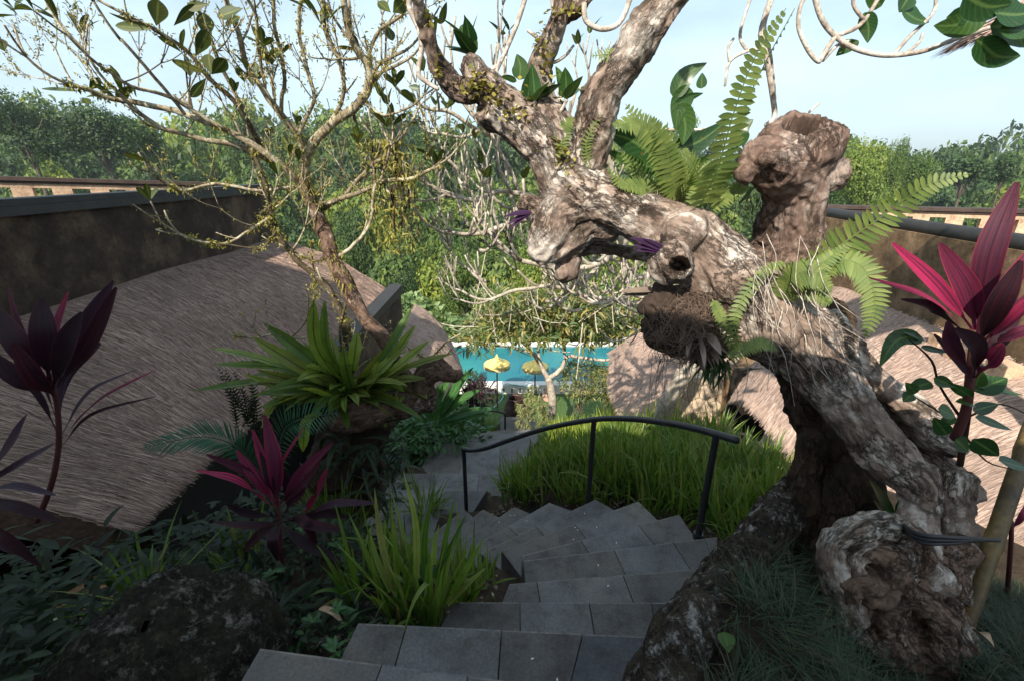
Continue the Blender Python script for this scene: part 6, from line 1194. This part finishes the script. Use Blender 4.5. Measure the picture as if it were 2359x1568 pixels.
for lab, x, y, Ys, w, h, mt, nm in (('bushy olive shrub with thin stems in front of the pool, right of the pale trunk', 1335, 870, 14.3, .75, .65, 'varieg', 'shrub'), ('second olive shrub partly covering the right end of the pool', 1400, 880, 14.0, .6, .6, 'varieg', 'shrub'), ('low loose shrub at the foot of the round-ended straw roof', 1435, 895, 13.6, .4, .4, 'varieg', 'shrub'), ('silvery round bush left of the yellow parasols', 1085, 880, 13.6, .35, .35, 'varieg2', 'shrub')):
    c = P(x, y, Ys); g = gz(c[0], c[1])[0]; t = thing(nm, lab, 'shrub', (c[0], c[1], g), 'shrubs by the pool'); mb = MB(); crownleaves(mb, [(c, (w, w * .8, h)), (c + [w * .5, 0, h * .5], (w * .5, w * .5, h * .4)), (c + [-w * .4, 0, h * .45], (w * .5, w * .5, h * .4)), (c + [w * .2, 0, -h * .8], (w * .6, w * .5, h * .5))], 1500, .2, .035); mb.build('leaves', M[mt], t)
    mb = MB(); [tube(mb, [(c[0] + rng.normal(0, .1), c[1], g), c + rng.normal(0, w * .3, 3)], [.03, .015], 5) for _ in range(6)]; mb.build('stem', M['trunk_far'], t)
# tall variegated dracaena
t = thing('variegated_plant', 'cream-edged dracaena columns hiding the dark pot on the lawn', 'plant', (.55, 12.6, -7.9), None); mb = MB()
for x, y0, y1 in ((1215, 1000, 905), (1240, 990, 915), (1195, 985, 930), (1225, 970, 890), (1250, 975, 930)):
    c_ = catmull([P(x, y0, 11.9), P(x + rng.normal(0, 4), (y0 + y1) / 2, 11.8), P(x, y1, 11.8)], 80); n = 170; i_ = rng.integers(0, 80, n); a = rng.uniform(0, 6.28, n); ribbons(mb, c_[i_], np.column_stack([np.cos(a), np.sin(a), rng.uniform(.1, .9, n)]), rng.uniform(.12, .22, n), .028, rng.uniform(.8, 1.8, n), 4, 'lance', .2)
mb.build('leaves', M['varieg2'], t)
# ginger-like and dark shrubs left of the lawn
t = thing('broad_leaf_shrub', 'dark green broad-leaved shrub right of the left burl', 'shrub', (-.95, 6.6, -4.6), 'shrubs beside the lower flight'); mb = MB()
for a, b, w in (((1010, 960), (1090, 845), 26), ((1015, 960), (1110, 895), 24), ((1000, 970), (1015, 880), 24), ((1010, 975), (1060, 900), 24), ((995, 970), (960, 900), 22), ((1005, 980), (1130, 955), 22), ((1000, 990), (1080, 960), 22), ((990, 960), (1040, 870), 22), ((980, 980), (930, 940), 22), ((1020, 970), (1150, 940), 20)): L2(mb, a, b, w, 6.0, prof='lance', bow=(0, -8))
cs = P(1010, 990, 6.2); crownleaves(mb, [(cs, (.55, .5, .45)), (cs + [.35, .1, -.15], (.4, .4, .35)), (cs + [-.3, 0, -.35], (.5, .4, .4)), (cs + [.1, 0, -.6], (.5, .5, .4))], 1100, .16, .06, 'ovate'); mb.build('leaves', M['shrub'], t)
t = thing('red_leaf_shrub', 'dark bronze-leaved shrub between the parasol pole and the green shrub', 'shrub', (-.9, 10.2, -7), 'shrubs beside the lower flight'); mb = MB(); crownleaves(mb, [(P(1105, 905, 10.3), (.38, .3, .3)), (P(1080, 925, 10.2), (.4, .4, .3))], 1500, .2, .04); mb.build('leaves', M['cord_dark'], t)

# ------------------------------------------------------------------ things by the pool
def parasol(label, px, pyt, Y, wpx, pyb):
    top = P(px, pyt, Y); g = -9.3; r = rad(wpx / 2, px, pyt + 20, Y); t = thing('parasol', label, 'parasol', (top[0], Y, g), 'fringed yellow parasols'); x = top[0]
    mb = MB(); tube(mb, [(x, Y, g), (x, Y, top[2])], [.032, .026], 10, n=3, blunt=False); mb.build('pole', M['pole'], t)
    def lathe(prof, sides=8, wav=0):
        V = []; 
        for rr_, z_ in prof:
            for k in range(sides * 2):
                a = k * math.pi / sides; q = rr_ * (1 - wav * (k % 2)); V.append((x + math.cos(a) * q, Y + math.sin(a) * q, z_))
        s2 = sides * 2; return MB().add(V, [(i * s2 + k, i * s2 + (k + 1) % s2, (i + 1) * s2 + (k + 1) % s2, (i + 1) * s2 + k) for i in range(len(prof) - 1) for k in range(s2)])
    z = top[2]; lathe([(.02, z + .02), (r * .25, z - .10), (r * .6, z - .20), (r, z - .30)], 8, .03).build('canopy', M['yellow'], t, flat=True)
    lathe([(r, z - .30), (r * 1.01, z - .38)], 8, .06).build('valance', M['yellow'], t, flat=True)
    mb = MB(); n = 260; a = np.linspace(0, 6.283, n, endpoint=False); B = np.column_stack([x + np.cos(a) * r, Y + np.sin(a) * r, np.full(n, z - .37)]); ribbons(mb, B, [0.02, 0, -1], rng.uniform(.10, .14, n), .016, .0, 2, 'strap', 0); mb.build('fringe', M['fringe'], t)
    lathe([(.001, z + .1), (.03, z + .06), (.045, z), (.02, z - .03)], 6).build('finial', M['yellow'], t)
    return t
parasol('left fringed yellow parasol, standing free before the turquoise pool', 1144, 820, 16.6, 60, 950)
parasol('right fringed yellow parasol, half behind the pale forked tree trunk', 1233, 826, 17.2, 60, 940)
def lathe(cx, cy, prof, mat, name, par, sides=24):
    V = [(cx + math.cos(k * 2 * math.pi / sides) * r_, cy + math.sin(k * 2 * math.pi / sides) * r_, z_) for r_, z_ in prof for k in range(sides)]
    MB().add(V, [(i * sides + k, i * sides + (k + 1) % sides, (i + 1) * sides + (k + 1) % sides, (i + 1) * sides + k) for i in range(len(prof) - 1) for k in range(sides)]).build(name, mat, par)
c = P(1186, 935, 14.6); t = thing('garden_pot', 'large dark brown glazed pot on the lawn behind the cream dracaena', 'pot', (c[0], 15.2, -9.28)); lathe(c[0] + .02, 15.2, [(.22, -9.3), (.38, -9.0), (.46, -8.6), (.40, -8.2), (.28, -8.0), (.33, -7.94), (.30, -7.92), (.25, -8.0)], M['pot'], 'body', t)
c = P(1263, 900, 17.0); t = thing('wicker_lamp', 'pinkish conical wicker lamp on the pool edge behind the pale trunk', 'lamp', (c[0] + .08, 17.6, -9.28)); lathe(c[0] + .08, 17.6, [(.30, -9.28), (.29, -9.1), (.2, -8.85), (.09, -8.6), (.05, -8.45), (.03, -8.42)], M['wicker'], 'shade', t); lathe(c[0] + .08, 17.6, [(.05, -8.45), (.06, -8.40), (.01, -8.34)], M['pole'], 'cap', t)
mb = MB(); tube(mb, [Z(1230, 892, -8.84), Z(1190, 886, -8.83), Z(1160, 884, -8.85), P(1155, 900, 18.0), Z(1158, 915, -9.25), Z(1135, 940, -9.25), Z(1128, 952, -9.25)], [.022] * 7, 6, n=50, wob=.02); tag(mb.build('garden_hose', M['hose'], origin=(0, 17, -9.2)), 'thin turquoise hose trailing from the pool edge onto the lawn', 'hose')

# ------------------------------------------------------------------ forest across the ravine
def crown_arrays(g, n_blob, nleaf, ls):
    """leaf-clump quads of a unit crown (radius 1, height 1.3)"""
    Bs = []
    for k in range(n_blob):
        a = g.uniform(0, 6.28); r = g.uniform(.1, .62); z = g.uniform(.15, 1.0); Bs.append((np.array([math.cos(a) * r, math.sin(a) * r, z]), g.uniform(.26, .46)))
    V = []
    for c, r in Bs:
        m = int(nleaf * r * r / (.36 ** 2)); d = nrm(g.normal(0, 1, (m, 3)) + [0, 0, .15]); p = c + d * r * (g.uniform(.72, 1.05, (m, 1))) * [1, 1, .85]
        p = p + .05 * g.normal(0, 1, (m, 3)); nn = nrm(d * 1.2 + g.normal(0, .45, (m, 3)) + [0, 0, .25]); s = nrm(np.cross(nn, g.normal(0, 1, (m, 3)))); w = np.cross(nn, s); L_ = ls * g.uniform(.6, 1.3, (m, 1)); W_ = L_ * g.uniform(.4, .8, (m, 1))
        V.append(np.stack([p - s * L_, p - w * W_ * .8 + nn * L_ * .1, p + s * L_, p + w * W_], 1))
    return np.concatenate(V)
g = np.random.default_rng(21)
PROT = [crown_arrays(g, 13, 190, .062) for _ in range(4)]
FAR = [crown_arrays(g, 10, 80, .085) for _ in range(4)]
NEAR = [crown_arrays(g, 18, 420, .036) for _ in range(3)]
def addcrown(mb, prot, pos, R_, H_, a):
    V = prot * [R_, R_, H_]; c, s = math.cos(a), math.sin(a); V = V @ np.array([[c, s, 0], [-s, c, 0], [0, 0, 1]]) + pos; n = len(V); mb.add(V.reshape(-1, 3), np.arange(n * 4).reshape(n, 4))
mbs = {'forest': MB(), 'forest2': MB(), 'forest3': MB()}; cnt = 0
y = 27.0
while y < 170:
    sp = 3.0 + (y - 27) * .055; x = -1.35 * y - 6
    while x < 1.35 * y + 6:
        xx, yy = x + g.normal(0, sp * .3), y + g.normal(0, sp * .25); R_ = sp * g.uniform(.62, 1.05); H_ = R_ * g.uniform(1.1, 1.9)
        gh = hill(np.array([xx]), np.array([yy]))[0]; v = vnoise(np.array([[xx * .09, yy * .09, 1.0]]))[0] + g.normal(0, .3)
        k = 'forest2' if (v < -.25) else ('forest3' if v > .38 else 'forest')
        addcrown(mbs[k], (NEAR if y < 36 else PROT if y < 75 else FAR)[g.integers(0, 3)], np.array([xx, yy, gh + H_ * .05]), R_, H_, g.uniform(0, 6.28)); cnt += 1
        x += sp * 1.15
    y += sp * .95
print('forest crowns', cnt, {k: m.n // 4 for k, m in mbs.items()})
for k, lab in (('forest', 'dense green jungle canopy covering the far side of the ravine'), ('forest2', 'darker blue-green jungle crowns mixed through the far canopy'), ('forest3', 'yellow-green jungle crowns mixed through the far canopy')):
    tag(mbs[k].build('jungle_canopy', M[k], flat=True), lab, 'forest', kind='stuff')
# single trees one can tell apart
def tree(label, x, y, base, R_, H_, trunk, mat, prot, a=0, group='trees standing out across the ravine'):
    t = thing('jungle_tree', label, 'tree', (x, y, base), group); mb = MB(); addcrown(mb, prot, np.array([x, y, base + trunk]), R_, H_, a); mb.build('crown', M[mat], t, flat=True)
    mb = MB(); tube(mb, [(x, y, base - 1), (x + .2, y, base + trunk * .6), (x, y + .1, base + trunk + H_ * .6)], [R_ * .07, R_ * .055, R_ * .03], 8)
    for k in range(5): a_ = k * 1.3; tube(mb, [(x, y, base + trunk * .9), (x + math.cos(a_) * R_ * .3, y + math.sin(a_) * R_ * .3, base + trunk + H_ * .35), (x + math.cos(a_) * R_ * .6, y + math.sin(a_) * R_ * .6, base + trunk + H_ * .7)], [R_ * .03, R_ * .02, R_ * .01], 5)
    mb.build('trunk', M['trunk_far'], t); return t
def standing(label, px, pyt, Y, wpx, hpx, mat, prot, a=0):
    p = P(px, pyt, Y); R_ = rad(wpx / 2, px, pyt, Y); H_ = rad(hpx, px, pyt, Y) / 1.3; gb = hill(np.array([p[0]]), np.array([Y]))[0]; gb = min(gb, p[2] - H_ * 1.2); return tree(label, p[0], Y, gb, R_, H_, max(.5, p[2] - H_ * 1.35 - gb), mat, prot, a)
standing('tall rounded dark blue-green tree at the far left edge, highest on the skyline', 15, 190, 55, 190, 150, 'forest2', NEAR[0])
standing('broad dark tree on the left skyline, right of the tallest one', 205, 232, 60, 190, 120, 'forest2', NEAR[1], 1)
standing('mid green round crown on the left skyline behind the leafy twigs', 310, 262, 66, 130, 90, 'forest', PROT[2], 2)
standing('small crown on the skyline left of the slender trunk', 560, 268, 80, 110, 70, 'forest2', PROT[1], 3)
standing('bright crown on the skyline between the two frangipanis', 850, 272, 75, 140, 90, 'forest', PROT[0], 4)
standing('green crown on the skyline left of the fork', 1010, 285, 70, 150, 90, 'forest', PROT[3], 5)
standing('tall airy pale tree seen through the ferns', 1590, 228, 62, 60, 120, 'forest3', PROT[1], 2)
standing('feathery tree top right behind the hollow stump', 1890, 282, 48, 60, 60, 'forest', PROT[2], 1)
standing('big rounded green tree right of the hollow stump', 2010, 318, 42, 150, 150, 'forest3', NEAR[2], 0)
standing('pointed leaning tree top on the right skyline', 2078, 308, 46, 64, 120, 'forest', NEAR[0], 2)
standing('rounded darker green tree right of the pointed one', 2140, 345, 46, 100, 110, 'forest', NEAR[1], 4)
standing('loose pale grey-green tree on the right skyline', 2240, 352, 60, 130, 70, 'forest2', PROT[0], 1)
standing('small dark crown on the skyline at the right edge', 2330, 350, 60, 80, 60, 'forest2', PROT[3], 3)
standing('dark columnar tree down the slope behind the thin trunk', 800, 470, 30, 110, 160, 'forest2', NEAR[0], 3)
standing('bright green bushy tree down the slope between the trunks', 1060, 560, 30, 150, 150, 'forest', NEAR[1], 5)
standing('fresh green tree low in the ravine under the bare branches', 1230, 560, 31, 150, 170, 'forest3', NEAR[2], 1)
standing('mid green tree low in the ravine right of the bare branches', 1420, 600, 29, 150, 150, 'forest3', NEAR[0], 2)
standing('dark tree deep in the ravine beside the left villa roof', 920, 620, 27, 120, 130, 'forest2', NEAR[2], 4)
# large-leaved shrub beyond the pool and banana plants
t = thing('broad_leaf_shrub', 'pale green big-leaved shrub on the slope just right of the left villa roof', 'shrub', (-3.0, 24.6, -12), 'shrubs beyond the pool'); mb = MB(); crownleaves(mb, [(P(950, 710, 25), (1.0, .9, .8)), (P(990, 740, 25), (1.2, .9, .9)), (P(1030, 765, 24.5), (1.1, .8, .8)), (P(1060, 790, 24.3), (.9, .8, .7)), (P(920, 740, 25), (.8, .8, .8)), (P(1090, 760, 25.5), (1.0, .8, .8)), (P(1010, 800, 24.5), (1.2, .8, .8))], 340, .36, .26, 'ovate'); mb.build('leaves', M['pale_shrub'], t)
for k, (x, y) in enumerate(((1420, 720), (1470, 690), (1520, 720), (1360, 700))):
    c = P(x, y, 25 + k * .8); g0 = c[2] - 3; t = thing('banana_plant', ('banana plant behind the crown of the variegated tree', 'banana plant right of the variegated tree crown', 'banana plant just left of the root ball', 'banana plant in the middle of the bare branches')[k], 'plant', (c[0], c[1], g0 - 1), 'banana plants beyond the pool'); mb = MB(); n = 10; a = np.arange(n) * 2.4
    ribbons(mb, np.repeat([c], n, 0), np.column_stack([np.cos(a) * .6, np.sin(a) * .6, np.ones(n)]), rng.uniform(1.6, 2.4, n), .5, rng.uniform(.5, 1.4, n), 10, 'strap', .25, rng.normal(0, .3, n)); mb.build('leaves', M['banana'], t); mb = MB(); tube(mb, [(c[0], c[1], g0 - 1), c], [.16, .12], 8); mb.build('stem', M['banana'], t)
# ------------------------------------------------------------------ haze
def haze(density=.00045):
    m = bpy.data.materials.new('air'); m.use_nodes = True; N, L = m.node_tree.nodes, m.node_tree.links
    for n in list(N): N.remove(n)
    o = N.new('ShaderNodeOutputMaterial'); v = N.new('ShaderNodeVolumePrincipled'); v.inputs['Color'].default_value = (.80, .90, 1, 1); v.inputs['Density'].default_value = density; v.inputs['Anisotropy'].default_value = .2
    L.new(v.outputs[0], o.inputs['Volume']); mb = MB(); mb.box(-640, 640, -330, 740, GZ.min() - 1, 30); tag(mb.build('haze', m, flat=True), None, kind='stuff')
haze()
